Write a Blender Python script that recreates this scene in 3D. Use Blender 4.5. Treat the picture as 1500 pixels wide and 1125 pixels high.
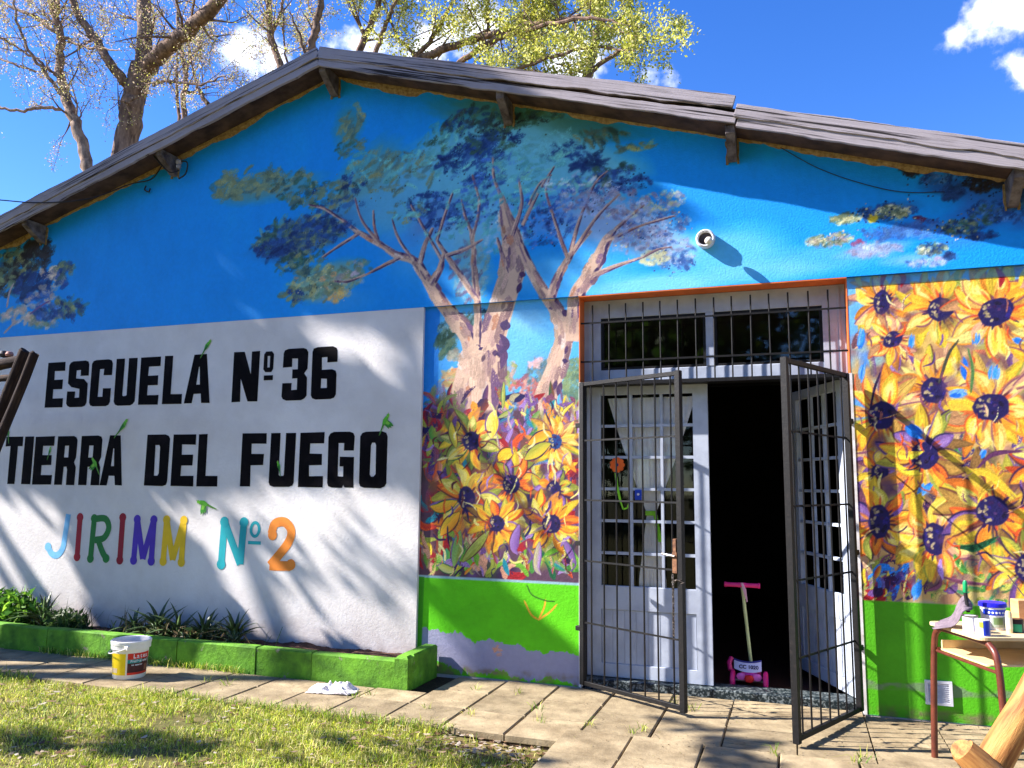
import bpy, math, random
import numpy as np
from mathutils import Vector, Matrix
from mathutils.geometry import tessellate_polygon
random.seed(7)
rng = np.random.default_rng(11)
for o in list(bpy.data.objects): bpy.data.objects.remove(o)
scene = bpy.context.scene
COL = scene.collection

# ---------------------------------------------------------------- camera
FPX, YAW, PITCH, ROLL = 1165.0, 0.33983094, 0.12674608, 0.00965755
CAM = (0.0, -6.0112, 1.5)
def rot_cam(d):
    x, y, z = d
    cr, sr = math.cos(ROLL), math.sin(ROLL); x, z = x*cr - z*sr, x*sr + z*cr
    cp, sp = math.cos(PITCH), math.sin(PITCH); y, z = y*cp - z*sp, y*sp + z*cp
    cy, sy = math.cos(YAW), math.sin(YAW); x, y = x*cy - y*sy, x*sy + y*cy
    return Vector((x, y, z))
cam = bpy.data.objects.new('camera', bpy.data.cameras.new('camera')); COL.objects.link(cam)
r_, f_, u_ = rot_cam((1,0,0)), rot_cam((0,1,0)), rot_cam((0,0,1))
cam.matrix_world = Matrix(((r_.x,u_.x,-f_.x,CAM[0]),(r_.y,u_.y,-f_.y,CAM[1]),(r_.z,u_.z,-f_.z,CAM[2]),(0,0,0,1)))
cam.data.sensor_width = 36.0; cam.data.lens = FPX/1500*36
cam.data.clip_start = 0.05; cam.data.clip_end = 2000
scene.camera = cam

# ---------------------------------------------------------------- light
SUN = Vector((3.2, 1.0, -2.6)).normalized()          # direction the light travels
elev = math.asin(-SUN.z); azim = math.atan2(-SUN.x, -SUN.y)
sd = bpy.data.lights.new('sun', 'SUN'); sd.energy = 5.0; sd.angle = math.radians(0.53); sd.color = (1.0, 0.94, 0.89)
sun = bpy.data.objects.new('sun', sd); COL.objects.link(sun)
sun.rotation_euler = SUN.to_track_quat('-Z', 'Y').to_euler(); sun.location = (-20, -8, 20)
world = bpy.data.worlds.new('World'); scene.world = world; world.use_nodes = True
wn, wl = world.node_tree.nodes, world.node_tree.links
wn.clear()
wo = wn.new('ShaderNodeOutputWorld'); bg = wn.new('ShaderNodeBackground'); bg.inputs[1].default_value = 0.105
sky = wn.new('ShaderNodeTexSky'); sky.sky_type = 'NISHITA'; sky.sun_disc = False
sky.sun_elevation = elev; sky.sun_rotation = azim; sky.altitude = 1200; sky.air_density = 1.0; sky.dust_density = 0.1; sky.ozone_density = 3.0
hs = wn.new('ShaderNodeHueSaturation'); hs.inputs['Saturation'].default_value = 1.30; hs.inputs['Hue'].default_value = 0.516
wl.new(sky.outputs[0], hs.inputs['Color'])
# clouds: puffs around a few directions, broken up by noise
tc = wn.new('ShaderNodeTexCoord')
nz = wn.new('ShaderNodeTexNoise'); nz.inputs['Scale'].default_value = 16; nz.inputs['Detail'].default_value = 9; nz.inputs['Roughness'].default_value = 0.58
wl.new(tc.outputs['Generated'], nz.inputs['Vector'])
def wmath(op, a, b=None):
    n = wn.new('ShaderNodeMath'); n.operation = op
    for i, v in enumerate((a, b)):
        if v is None: continue
        if isinstance(v, (int, float)): n.inputs[i].default_value = v
        else: wl.new(v, n.inputs[i])
    return n.outputs[0]
def pxdir(px, py): return rot_cam(((px-750)/FPX, 1.0, -(py-562.5)/FPX)).normalized()
puffs = [(pxdir(1440, 10), .050), (pxdir(1398, 48), .034), (pxdir(1480, 20), .046), (pxdir(1494, 108), .036), (pxdir(1560, 40), .04), (pxdir(350, 86), .036), (pxdir(405, 84), .036), (pxdir(700, 60), .05),
         (pxdir(620, 70), .05), (pxdir(860, 95), .05), (pxdir(945, 112), .04), (pxdir(530, 75), .05), (Vector((.6,-.5,.45)).normalized(), .16), (Vector((.1,-.8,.4)).normalized(), .2), (Vector((-.7,-.5,.35)).normalized(), .15), (Vector((.9,.3,.5)).normalized(), .15)]
acc = None
for d, s in puffs:
    v = wn.new('ShaderNodeVectorMath'); v.operation = 'DISTANCE'; v.inputs[1].default_value = d
    nv = wn.new('ShaderNodeVectorMath'); nv.operation = 'NORMALIZE'; wl.new(tc.outputs['Generated'], nv.inputs[0]); wl.new(nv.outputs[0], v.inputs[0])
    m = wmath('SUBTRACT', 1.0, wmath('DIVIDE', v.outputs['Value'], s))
    acc = m if acc is None else wmath('MAXIMUM', acc, m)
cm = wmath('ADD', wmath('MULTIPLY', acc, 0.85), wmath('MULTIPLY', wmath('SUBTRACT', nz.outputs['Fac'], 0.5), 2.9))
mr = wn.new('ShaderNodeMapRange'); mr.interpolation_type = 'SMOOTHSTEP'; wl.new(cm, mr.inputs[0])
mr.inputs[1].default_value = 0.22; mr.inputs[2].default_value = 0.95
nz2 = wn.new('ShaderNodeTexNoise'); nz2.inputs['Scale'].default_value = 30; nz2.inputs['Detail'].default_value = 5; wl.new(tc.outputs['Generated'], nz2.inputs['Vector'])
cr = wn.new('ShaderNodeMixRGB'); cr.inputs[1].default_value = (4.6, 4.9, 5.5, 1); cr.inputs[2].default_value = (8.0, 7.9, 8.1, 1); wl.new(nz2.outputs['Fac'], cr.inputs[0])
cx = wn.new('ShaderNodeMixRGB'); wl.new(mr.outputs[0], cx.inputs[0]); wl.new(hs.outputs[0], cx.inputs[1]); wl.new(cr.outputs[0], cx.inputs[2])
wl.new(cx.outputs[0], bg.inputs[0]); wl.new(bg.outputs[0], wo.inputs[0])
vs = scene.view_settings; vs.view_transform = 'Standard'; vs.look = 'None'; vs.gamma = 1.0; vs.use_curve_mapping = False
vs.exposure = 1.62

# ---------------------------------------------------------------- photo-pixel helpers (pixels are turned into points of real planes)
def ray(px, py): return rot_cam(((px-750)/FPX, 1.0, -(py-562.5)/FPX))
def A(px, py, y):
    d = ray(px, py); t = (y-CAM[1])/d.y
    return Vector((CAM[0]+d.x*t, y, CAM[2]+d.z*t))
def W(px, py, y=0.0):
    a = A(px, py, y); return (a.x, a.z)
def G(px, py, z=0.0):
    d = ray(px, py); t = (z-CAM[2])/d.z
    return (CAM[0]+d.x*t, CAM[1]+d.y*t)

# ---------------------------------------------------------------- colours and materials
def s2l(c):
    c = np.asarray(c, float); return np.where(c <= 0.04045, c/12.92, ((c+0.055)/1.055)**2.4)
def C(r, g, b, k=1.0):
    v = s2l(np.array([r, g, b])/255.0)*k; return (float(v[0]), float(v[1]), float(v[2]), 1.0)
MATS = {}
def mat(name, col, col2=None, rough=0.7, scale=8.0, bump=0.0, bscale=None, spec=0.3, metal=0.0, detail=6.0, stretch=(1,1,1), attr=False, fac=(0.35,0.65), trans=0.0, vary=0.0, stain=0.0):
    if name in MATS: return MATS[name]
    m = bpy.data.materials.new(name); m.use_nodes = True; MATS[name] = m
    n, l = m.node_tree.nodes, m.node_tree.links
    b = n['Principled BSDF']; b.inputs['Roughness'].default_value = rough; b.inputs['Metallic'].default_value = metal
    b.inputs['Specular IOR Level'].default_value = spec
    tcn = n.new('ShaderNodeTexCoord'); mp = n.new('ShaderNodeMapping'); mp.inputs['Scale'].default_value = stretch
    oi = n.new('ShaderNodeObjectInfo'); om = n.new('ShaderNodeMath'); om.operation = 'MULTIPLY'; om.inputs[1].default_value = 37.0; l.new(oi.outputs['Random'], om.inputs[0])
    va = n.new('ShaderNodeVectorMath'); va.operation = 'ADD'; l.new(tcn.outputs['Object'], va.inputs[0]); l.new(om.outputs[0], va.inputs[1])
    l.new(va.outputs[0], mp.inputs[0])
    ns = n.new('ShaderNodeTexNoise'); ns.inputs['Scale'].default_value = scale; ns.inputs['Detail'].default_value = detail; ns.inputs['Roughness'].default_value = 0.6
    l.new(mp.outputs[0], ns.inputs['Vector'])
    mx = n.new('ShaderNodeMixRGB'); rp = n.new('ShaderNodeMapRange'); rp.inputs[1].default_value = fac[0]; rp.inputs[2].default_value = fac[1]
    l.new(ns.outputs['Fac'], rp.inputs[0]); l.new(rp.outputs[0], mx.inputs[0])
    if attr:
        at = n.new('ShaderNodeAttribute'); at.attribute_name = 'Col'
        v = n.new('ShaderNodeMixRGB'); v.blend_type = 'MULTIPLY'; v.inputs[0].default_value = 1.0
        mx.inputs[1].default_value = (col2 or (.82,.82,.82,1)); mx.inputs[2].default_value = col or (1,1,1,1)
        l.new(at.outputs['Color'], v.inputs[1]); l.new(mx.outputs[0], v.inputs[2]); out = v.outputs[0]
    else:
        mx.inputs[1].default_value = col; mx.inputs[2].default_value = col2 or tuple(c*0.72 for c in col[:3])+(1,); out = mx.outputs[0]
    if stain:
        gp=n.new('ShaderNodeNewGeometry'); n5=n.new('ShaderNodeTexNoise'); n5.inputs['Scale'].default_value=2.3; n5.inputs['Detail'].default_value=11; n5.inputs['Roughness'].default_value=.68; l.new(gp.outputs['Position'],n5.inputs['Vector'])
        m5=n.new('ShaderNodeMapRange'); m5.inputs[1].default_value=.46; m5.inputs[2].default_value=.68; m5.inputs[4].default_value=stain; l.new(n5.outputs['Fac'],m5.inputs[0])
        x5=n.new('ShaderNodeMixRGB'); x5.blend_type='MULTIPLY'; x5.inputs[2].default_value=(.42,.36,.30,1); l.new(m5.outputs[0],x5.inputs[0]); l.new(out,x5.inputs[1]); out=x5.outputs[0]
    if vary:
        hv = n.new('ShaderNodeHueSaturation'); vr = n.new('ShaderNodeMapRange'); vr.inputs[3].default_value = 1-vary; vr.inputs[4].default_value = 1+vary
        l.new(oi.outputs['Random'], vr.inputs[0]); l.new(vr.outputs[0], hv.inputs['Value']); l.new(out, hv.inputs['Color']); out = hv.outputs[0]
    l.new(out, b.inputs['Base Color'])
    if bump:
        bp = n.new('ShaderNodeBump'); bp.inputs['Strength'].default_value = min(1.0, bump); bp.inputs['Distance'].default_value = 0.01*max(1.0, bump)
        nb = n.new('ShaderNodeTexNoise'); nb.inputs['Scale'].default_value = bscale or scale*4; nb.inputs['Detail'].default_value = 8; nb.inputs['Roughness'].default_value = 0.65
        l.new(mp.outputs[0], nb.inputs['Vector']); l.new(nb.outputs['Fac'], bp.inputs['Height']); l.new(bp.outputs[0], b.inputs['Normal'])
    if trans:
        tr = n.new('ShaderNodeBsdfTranslucent'); l.new(out, tr.inputs[0]); ms = n.new('ShaderNodeMixShader'); ms.inputs[0].default_value = trans
        l.new(b.outputs[0], ms.inputs[1]); l.new(tr.outputs[0], ms.inputs[2]); l.new(ms.outputs[0], n['Material Output'].inputs[0])
    return m
def glass_mat():
    m = bpy.data.materials.new('window_glass'); m.use_nodes = True; n, l = m.node_tree.nodes, m.node_tree.links
    n.remove(n['Principled BSDF'])
    g = n.new('ShaderNodeBsdfGlossy'); g.inputs['Roughness'].default_value = 0.03; g.inputs['Color'].default_value = (.9,.95,1,1)
    t = n.new('ShaderNodeBsdfTransparent'); t.inputs[0].default_value = (1,1,1,1)
    f = n.new('ShaderNodeFresnel'); f.inputs[0].default_value = 1.45
    mx = n.new('ShaderNodeMixShader'); l.new(f.outputs[0], mx.inputs[0]); l.new(t.outputs[0], mx.inputs[1]); l.new(g.outputs[0], mx.inputs[2]); l.new(mx.outputs[0], n['Material Output'].inputs[0])
    return m

# ---------------------------------------------------------------- mesh helpers
def link(o, parent=None):
    COL.objects.link(o)
    if parent is not None:
        o.parent = parent
        if parent.type == 'EMPTY' and not parent.get('local'): o.matrix_parent_inverse = parent.matrix_basis.inverted()
    return o
def tag(o, label=None, cat=None, group=None, kind=None):
    if label: o['label'] = label
    if cat: o['category'] = cat
    if group: o['group'] = group
    if kind: o['kind'] = kind
    return o
def thing(name, label, cat, group=None, loc=(0,0,0), rz=0.0):
    o = bpy.data.objects.new(name, None); link(o); o.location = loc; o.rotation_euler = (0,0,rz); o.empty_display_size = 0.1
    return tag(o, label, cat, group)
def np_mesh(name, V, F, m, parent=None, colors=None, smooth=False):
    V = np.asarray(V, np.float32); F = np.asarray(F, np.int32)
    me = bpy.data.meshes.new(name); k = F.shape[1]
    me.vertices.add(len(V)); me.vertices.foreach_set('co', V.ravel())
    me.loops.add(F.size); me.loops.foreach_set('vertex_index', F.ravel())
    me.polygons.add(len(F)); me.polygons.foreach_set('loop_start', np.arange(0, F.size, k, dtype=np.int32))
    me.update(calc_edges=True)
    if smooth: me.polygons.foreach_set('use_smooth', np.ones(len(F), bool))
    if colors is not None:
        a = me.color_attributes.new('Col', 'FLOAT_COLOR', 'POINT')
        c = np.ones((len(V), 4), np.float32); c[:, :3] = colors; a.data.foreach_set('color', c.ravel())
    me.materials.append(m)
    return link(bpy.data.objects.new(name, me), parent)
class MB:
    def __init__(s): s.v=[]; s.f=[]; s.c=[]; s.col=(1,1,1)
    def add(s, vs, fs):
        o=len(s.v); s.v += [tuple(v) for v in vs]; s.f += [tuple(i+o for i in f) for f in fs]; s.c += [s.col]*len(vs); return s
    def box(s, x0,x1,y0,y1,z0,z1, M=None, ch=0.0):
        if ch:
            vs=[]
            for z,i in ((z0,ch),(z0+ch,0),(z1-ch,0),(z1,ch)):
                vs += [(x0+i,y0+i,z),(x1-i,y0+i,z),(x1-i,y1-i,z),(x0+i,y1-i,z)]
            fs=[(3,2,1,0),(12,13,14,15)]
            for k in range(3):
                for j in range(4): a=k*4+j; b=k*4+(j+1)%4; fs.append((a,b,b+4,a+4))
        else:
            vs=[(x0,y0,z0),(x1,y0,z0),(x1,y1,z0),(x0,y1,z0),(x0,y0,z1),(x1,y0,z1),(x1,y1,z1),(x0,y1,z1)]
            fs=[(3,2,1,0),(4,5,6,7),(0,1,5,4),(1,2,6,5),(2,3,7,6),(3,0,4,7)]
        if M is not None: vs=[M @ Vector(v) for v in vs]
        return s.add(vs, fs)
    def bar(s, a, b, w, h=None, up=(0,0,1)):          # rectangular bar from a to b
        a,b=Vector(a),Vector(b); d=(b-a).normalized(); u=Vector(up)
        if abs(d.dot(u))>0.98: u=Vector((1,0,0))
        sx=d.cross(u).normalized(); su=sx.cross(d).normalized(); h=h or w; w/=2; h/=2
        vs=[p+sx*i*w+su*j*h for p in (a,b) for i,j in ((-1,-1),(1,-1),(1,1),(-1,1))]
        return s.add(vs,[(3,2,1,0),(4,5,6,7),(0,1,5,4),(1,2,6,5),(2,3,7,6),(3,0,4,7)])
    def tube(s, pts, rad, n=8, cap=True):
        pts=[Vector(p) for p in pts]; m=len(pts)
        if not hasattr(rad,'__len__'): rad=[rad]*m
        o=len(s.v); vs=[]; ref=None
        for i,p in enumerate(pts):
            d=(pts[min(i+1,m-1)]-pts[max(i-1,0)])
            d = d.normalized() if d.length>1e-9 else Vector((0,0,1))
            if ref is None: ref=Vector((0,0,1)) if abs(d.z)<0.9 else Vector((1,0,0))
            x=d.cross(ref).normalized(); y=x.cross(d).normalized(); ref=y
            for k in range(n):
                a=2*math.pi*k/n; vs.append(p+(x*math.cos(a)+y*math.sin(a))*rad[i])
        fs=[]
        for i in range(m-1):
            for k in range(n): a=i*n+k; b=i*n+(k+1)%n; fs.append((a,b,b+n,a+n))
        if cap: fs += [tuple(range(n-1,-1,-1)), tuple(range((m-1)*n, m*n))]
        return s.add(vs, fs)
    def lathe(s, prof, n=24, c=(0,0,0), M=None, sx=1.0, sy=1.0):  # prof [(r,z)]
        vs=[]; 
        for r,z in prof:
            for k in range(n):
                a=2*math.pi*k/n; vs.append(Vector((c[0]+r*sx*math.cos(a), c[1]+r*sy*math.sin(a), c[2]+z)))
        if M is not None: vs=[M @ v for v in vs]
        fs=[]
        for i in range(len(prof)-1):
            for k in range(n): a=i*n+k; b=i*n+(k+1)%n; fs.append((a,b,b+n,a+n))
        return s.add(vs, fs)
    def poly(s, loops, y, M=None, flip=False):           # flat polygon (x,z) with holes, facing -y
        ls=[[Vector((p[0],p[1],0)) for p in lp] for lp in loops]
        flat=[p for lp in ls for p in lp]; tri=tessellate_polygon(ls)
        out=[]
        for t in tri:
            a,b,c=[flat[i] for i in t]; ar=(b.x-a.x)*(c.y-a.y)-(b.y-a.y)*(c.x-a.x)
            out.append(t if (ar>0)!=flip else t[::-1])
        vs=[Vector((p.x,y,p.y)) for p in flat]
        if M is not None: vs=[M @ v for v in vs]
        return s.add(vs, out)
    def prism(s, poly, y0, y1, M=None):                # (x,z) outline, ccw seen from -y
        n=len(poly); vs=[Vector((x,y0,z)) for x,z in poly]+[Vector((x,y1,z)) for x,z in poly]
        if M is not None: vs=[M @ v for v in vs]
        fs=[tuple(range(n)), tuple(range(2*n-1,n-1,-1))]+[(i, i+n, (i+1)%n+n, (i+1)%n) for i in range(n)]
        return s.add(vs, fs)
    def build(s, name, m, parent=None, smooth=False, col=False, bevel=0):
        me=bpy.data.meshes.new(name); me.from_pydata([tuple(v) for v in s.v], [], s.f); me.update()
        if smooth:
            me.polygons.foreach_set('use_smooth', np.ones(len(me.polygons), bool))
            me.set_sharp_from_angle(angle=math.radians(40))
        if col:
            a=me.color_attributes.new('Col','FLOAT_COLOR','POINT'); c=np.ones((len(s.v),4),np.float32); c[:,:3]=np.array(s.c)[:,:3]; a.data.foreach_set('color', c.ravel())
        me.materials.append(m); o=link(bpy.data.objects.new(name, me), parent)
        if bevel:
            md=o.modifiers.new('bevel','BEVEL'); md.width=bevel; md.segments=2; md.limit_method='ANGLE'
        return o
def catmull(pts, n=8):
    P=[np.array(p,float) for p in pts]
    if len(P)<3: return np.array([P[0]+(P[-1]-P[0])*t for t in np.linspace(0,1,n+1)])
    P=[2*P[0]-P[1]]+P+[2*P[-1]-P[-2]]; out=[]
    for i in range(1,len(P)-2):
        for t in np.linspace(0,1,n,endpoint=False):
            a,b,c,d=P[i-1:i+3]
            out.append(0.5*((2*b)+(-a+c)*t+(2*a-5*b+4*c-d)*t*t+(-a+3*b-3*c+d)*t**3))
    out.append(P[-2]); return np.array(out)
# ---------------------------------------------------------------- painting kit for the mural (a hand painted wall, stored as colours of a fine mesh)
def vnoise(X, Y, seed=0, octaves=4):
    r=np.random.default_rng(seed); out=np.zeros_like(X,dtype=float); amp=1.0; tot=0
    for o in range(octaves):
        L=r.random((64,64)); xi=np.floor(X).astype(int); yi=np.floor(Y).astype(int); fx=X-xi; fy=Y-yi
        fx=fx*fx*(3-2*fx); fy=fy*fy*(3-2*fy)
        a=L[xi%64,yi%64]; b=L[(xi+1)%64,yi%64]; c=L[xi%64,(yi+1)%64]; d=L[(xi+1)%64,(yi+1)%64]
        out+=amp*((a*(1-fx)+b*fx)*(1-fy)+(c*(1-fx)+d*fx)*fy); tot+=amp; amp*=0.5; X=X*2.03+7.1; Y=Y*2.03+3.7
    return out/tot
BR = rng.random((256, 64))
class Canvas:
    def __init__(s, x0, x1, z0, z1, res, col, y):
        s.x0,s.z0,s.res,s.y=x0,z0,res,y; s.w=int(round((x1-x0)/res))+1; s.h=int(round((z1-z0)/res))+1
        s.X,s.Z=np.meshgrid(x0+np.arange(s.w)*res, z0+np.arange(s.h)*res)
        s.im=np.empty((s.h,s.w,3)); s.im[:]=np.array(col)/255.0; s.shift=False
    def P(s, pts): return np.array([W(px,py,s.y) for px,py in pts])
    def win(s, xa,xb,za,zb):
        i0=max(0,int((xa-s.x0)/s.res)); i1=min(s.w,int((xb-s.x0)/s.res)+2); j0=max(0,int((za-s.z0)/s.res)); j1=min(s.h,int((zb-s.z0)/s.res)+2)
        return (slice(j0,j1),slice(i0,i1)) if i1>i0 and j1>j0 else None
    def blend(s, w, a, col):
        s.im[w]=s.im[w]*(1-a[...,None])+(col if np.ndim(col)==3 else np.array(col)/255.0)*a[...,None]
    def stroke(s, pts, w, col, op=1.0, bristle=0.10, dry=0.0, prof='leaf', soft=1.0, m=True, n=5, col2=None):
        """pts in metres (x,z); w half width in metres; prof: leaf | brush | taper | flat"""
        p=catmull(pts,n); W2=w+2*s.res
        wi=s.win(p[:,0].min()-W2,p[:,0].max()+W2,p[:,1].min()-W2,p[:,1].max()+W2)
        if wi is None: return
        X,Z=s.X[wi],s.Z[wi]; seg=np.linalg.norm(np.diff(p,axis=0),axis=1); L=np.concatenate([[0],np.cumsum(seg)]); tot=max(L[-1],1e-6)
        best=np.full(X.shape,1e9); T=np.zeros(X.shape); S=np.zeros(X.shape)
        for i in range(len(p)-1):
            d=p[i+1]-p[i]; l2=max((d**2).sum(),1e-12)
            t=np.clip(((X-p[i,0])*d[0]+(Z-p[i,1])*d[1])/l2,0,1)
            ex=X-p[i,0]-t*d[0]; ez=Z-p[i,1]-t*d[1]; q=ex*ex+ez*ez; k=q<best
            best=np.where(k,q,best); T=np.where(k,(L[i]+t*seg[i])/tot,T); S=np.where(k,np.sign(d[0]*ez-d[1]*ex),S)
        D=np.sqrt(best)
        if prof=='leaf': wt=w*np.clip(np.sin(np.pi*np.clip(T*0.93+0.05,0,1)),0,1)**0.75
        elif prof=='taper': wt=w*(1-0.8*T)
        elif prof=='brush': wt=w*np.minimum(1,np.minimum(T*6+0.55,(1-T)*5+0.35))
        else: wt=np.full(T.shape,w)
        lat=S*D/max(w,1e-6); sd=int(rng.integers(0,200))
        bi=np.clip(((lat+1.2)*26).astype(int)%64,0,63); bt=(T*6).astype(int)
        tex=BR[(sd+bt*0)%256,bi]; tex2=BR[(sd+37+bt)%256,(bi*3)%64]
        a=np.clip((wt-D)/(s.res*soft)+0.5,0,1)*op
        if dry>0: a=a*np.clip(((tex*0.6+tex2*0.4)-dry*(0.45+0.75*T))*5+0.5,0,1)
        c=np.array(col)/255.0
        if col2 is not None:
            mixv=np.clip(0.5+0.5*lat+0.35*(tex-0.5),0,1)[...,None]; cc=c*(1-mixv)+np.array(col2)/255.0*mixv
        else: cc=np.broadcast_to(c,X.shape+(3,))
        cc=np.clip(cc*(1+bristle*(tex[...,None]-0.5)*2),0,1)
        s.im[wi]=s.im[wi]*(1-a[...,None])+cc*a[...,None]
    def pst(s, pxpts, wpx, col, **k):                    # the same with photo pixels
        k0=np.linalg.norm(s.P([pxpts[0]])-s.P([(pxpts[0][0]+1,pxpts[0][1])])); s.stroke(s.P(pxpts), wpx*k0, col, **k)
    def poly(s, pxpts, col, op=1.0, rough=0.0, seed=0, soft=1.5, metres=False):
        p=np.array(pxpts,float) if metres else s.P(pxpts)
        wi=s.win(p[:,0].min()-.06,p[:,0].max()+.06,p[:,1].min()-.06,p[:,1].max()+.06)
        if wi is None: return
        X,Z=s.X[wi].copy(),s.Z[wi].copy()
        if rough:
            X+= (vnoise(X*14,Z*14,seed)-.5)*rough*2; Z+=(vnoise(X*14+9,Z*14+5,seed+1)-.5)*rough*2
        ins=np.zeros(X.shape,bool); dmin=np.full(X.shape,1e9); n=len(p)
        for i in range(n):
            a,b=p[i],p[(i+1)%n]
            c=((a[1]>Z)!=(b[1]>Z)); xx=(b[0]-a[0])*(Z-a[1])/((b[1]-a[1]) if abs(b[1]-a[1])>1e-9 else 1e-9)+a[0]
            ins^=(c&(X<xx)); d=b-a; t=np.clip(((X-a[0])*d[0]+(Z-a[1])*d[1])/max((d**2).sum(),1e-12),0,1)
            dmin=np.minimum(dmin,np.hypot(X-a[0]-t*d[0],Z-a[1]-t*d[1]))
        al=np.clip(np.where(ins,dmin,-dmin)/(s.res*soft)+0.5,0,1)*op
        s.blend(wi,al,col)
    def G(s, px, col): return np.clip(np.array(col,float)*(1.0 if not s.shift else (1.30 if px<860 else 1.08 if px<1340 else 1.2)),0,255)
    def haze(s, px, py, rx, ry, col, op=0.7, ang=0.0, seed=0, brk=0.5, freq=9):
        k=np.linalg.norm(s.P([(px,py)])-s.P([(px+1,py)])); c=s.P([(px,py)])[0]; a,b=rx*k,ry*k; R=max(a,b)*1.3
        wi=s.win(c[0]-R,c[0]+R,c[1]-R,c[1]+R)
        if wi is None: return
        ca,sa=math.cos(math.radians(ang)),math.sin(math.radians(ang)); X,Z=s.X[wi]-c[0],s.Z[wi]-c[1]
        u=(X*ca+Z*sa)/a; v=(-X*sa+Z*ca)/b; r=np.sqrt(u*u+v*v)
        nse=vnoise((X*ca+Z*sa)*freq*.6+seed,(-X*sa+Z*ca)*freq*1.6+seed,seed)
        al=np.clip((1.05-r)*1.6+(nse-.5)*2*brk,0,1)*op; s.blend(wi,al,s.G(px,col))
    def dabs(s, px, py, rx, ry, cols, n, L=9, w=3.2, ang=20, spread=35, dry=0.35, op=0.95, tilt=0.0):
        k=np.linalg.norm(s.P([(px,py)])-s.P([(px+1,py)])); c=s.P([(px,py)])[0]; ct,st=math.cos(math.radians(tilt)),math.sin(math.radians(tilt))
        for _ in range(n):
            r=math.sqrt(random.random()); a=random.uniform(0,6.283); x=rx*r*math.cos(a); z=ry*r*math.sin(a); x,z=x*ct-z*st,x*st+z*ct
            q=c+np.array([x,z])*k; t=math.radians(random.gauss(ang,spread)); l=L*random.uniform(.4,1.1)*k
            d=np.array([math.cos(t),math.sin(t)])*l; e=np.array([-d[1],d[0]])*random.uniform(-.35,.35)
            co=s.G(px,random.choice(cols))*random.uniform(.86,1.12)
            s.stroke([q-d,q+e,q+d], w*random.uniform(.5,1.2)*k, np.clip(co,0,255), op=op*random.uniform(.5,1), dry=dry*random.uniform(.5,1.3), prof='brush', n=2, soft=2.2)
    def speck(s, px, py, rx, ry, cols, n, tilt=0.0, size=(1,2)):
        k=np.linalg.norm(s.P([(px,py)])-s.P([(px+1,py)])); c=s.P([(px,py)])[0]; ct,st=math.cos(math.radians(tilt)),math.sin(math.radians(tilt))
        for _ in range(n):
            x=max(-1,min(1,random.gauss(0,.42)))*rx; z=max(-1,min(1,random.gauss(0,.42)))*ry; x,z=x*ct-z*st,x*st+z*ct
            i=int((c[0]+x*k-s.x0)/s.res); j=int((c[1]+z*k-s.z0)/s.res); z0=random.randint(*size)
            if random.random()<.84: continue
            if 0<=i<s.w-2 and 0<=j<s.h-2: s.im[j:j+z0,i:i+random.randint(*size)]=np.clip(np.array(random.choice(cols))*random.uniform(.85,1.1)/255.0,0,1)
    def mesh(s, name, m, parent, keep=None):
        idx=np.arange(s.w*s.h).reshape(s.h,s.w); F=np.stack([idx[:-1,:-1],idx[:-1,1:],idx[1:,1:],idx[1:,:-1]],-1).reshape(-1,4)
        V=np.stack([s.X.ravel(),np.full(s.X.size,s.y),s.Z.ravel()],1); c=s2l(np.clip(s.im.reshape(-1,3),0,1))*0.97
        if keep is not None:
            kk=keep(s.X,s.Z).ravel(); F=F[kk[F].any(1)]; used=np.zeros(len(V),bool); used[F.ravel()]=True
            mp=np.cumsum(used)-1; F=mp[F]; V=V[used]; c=c[used]
        return np_mesh(name,V,F,m,parent,colors=c)

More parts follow.
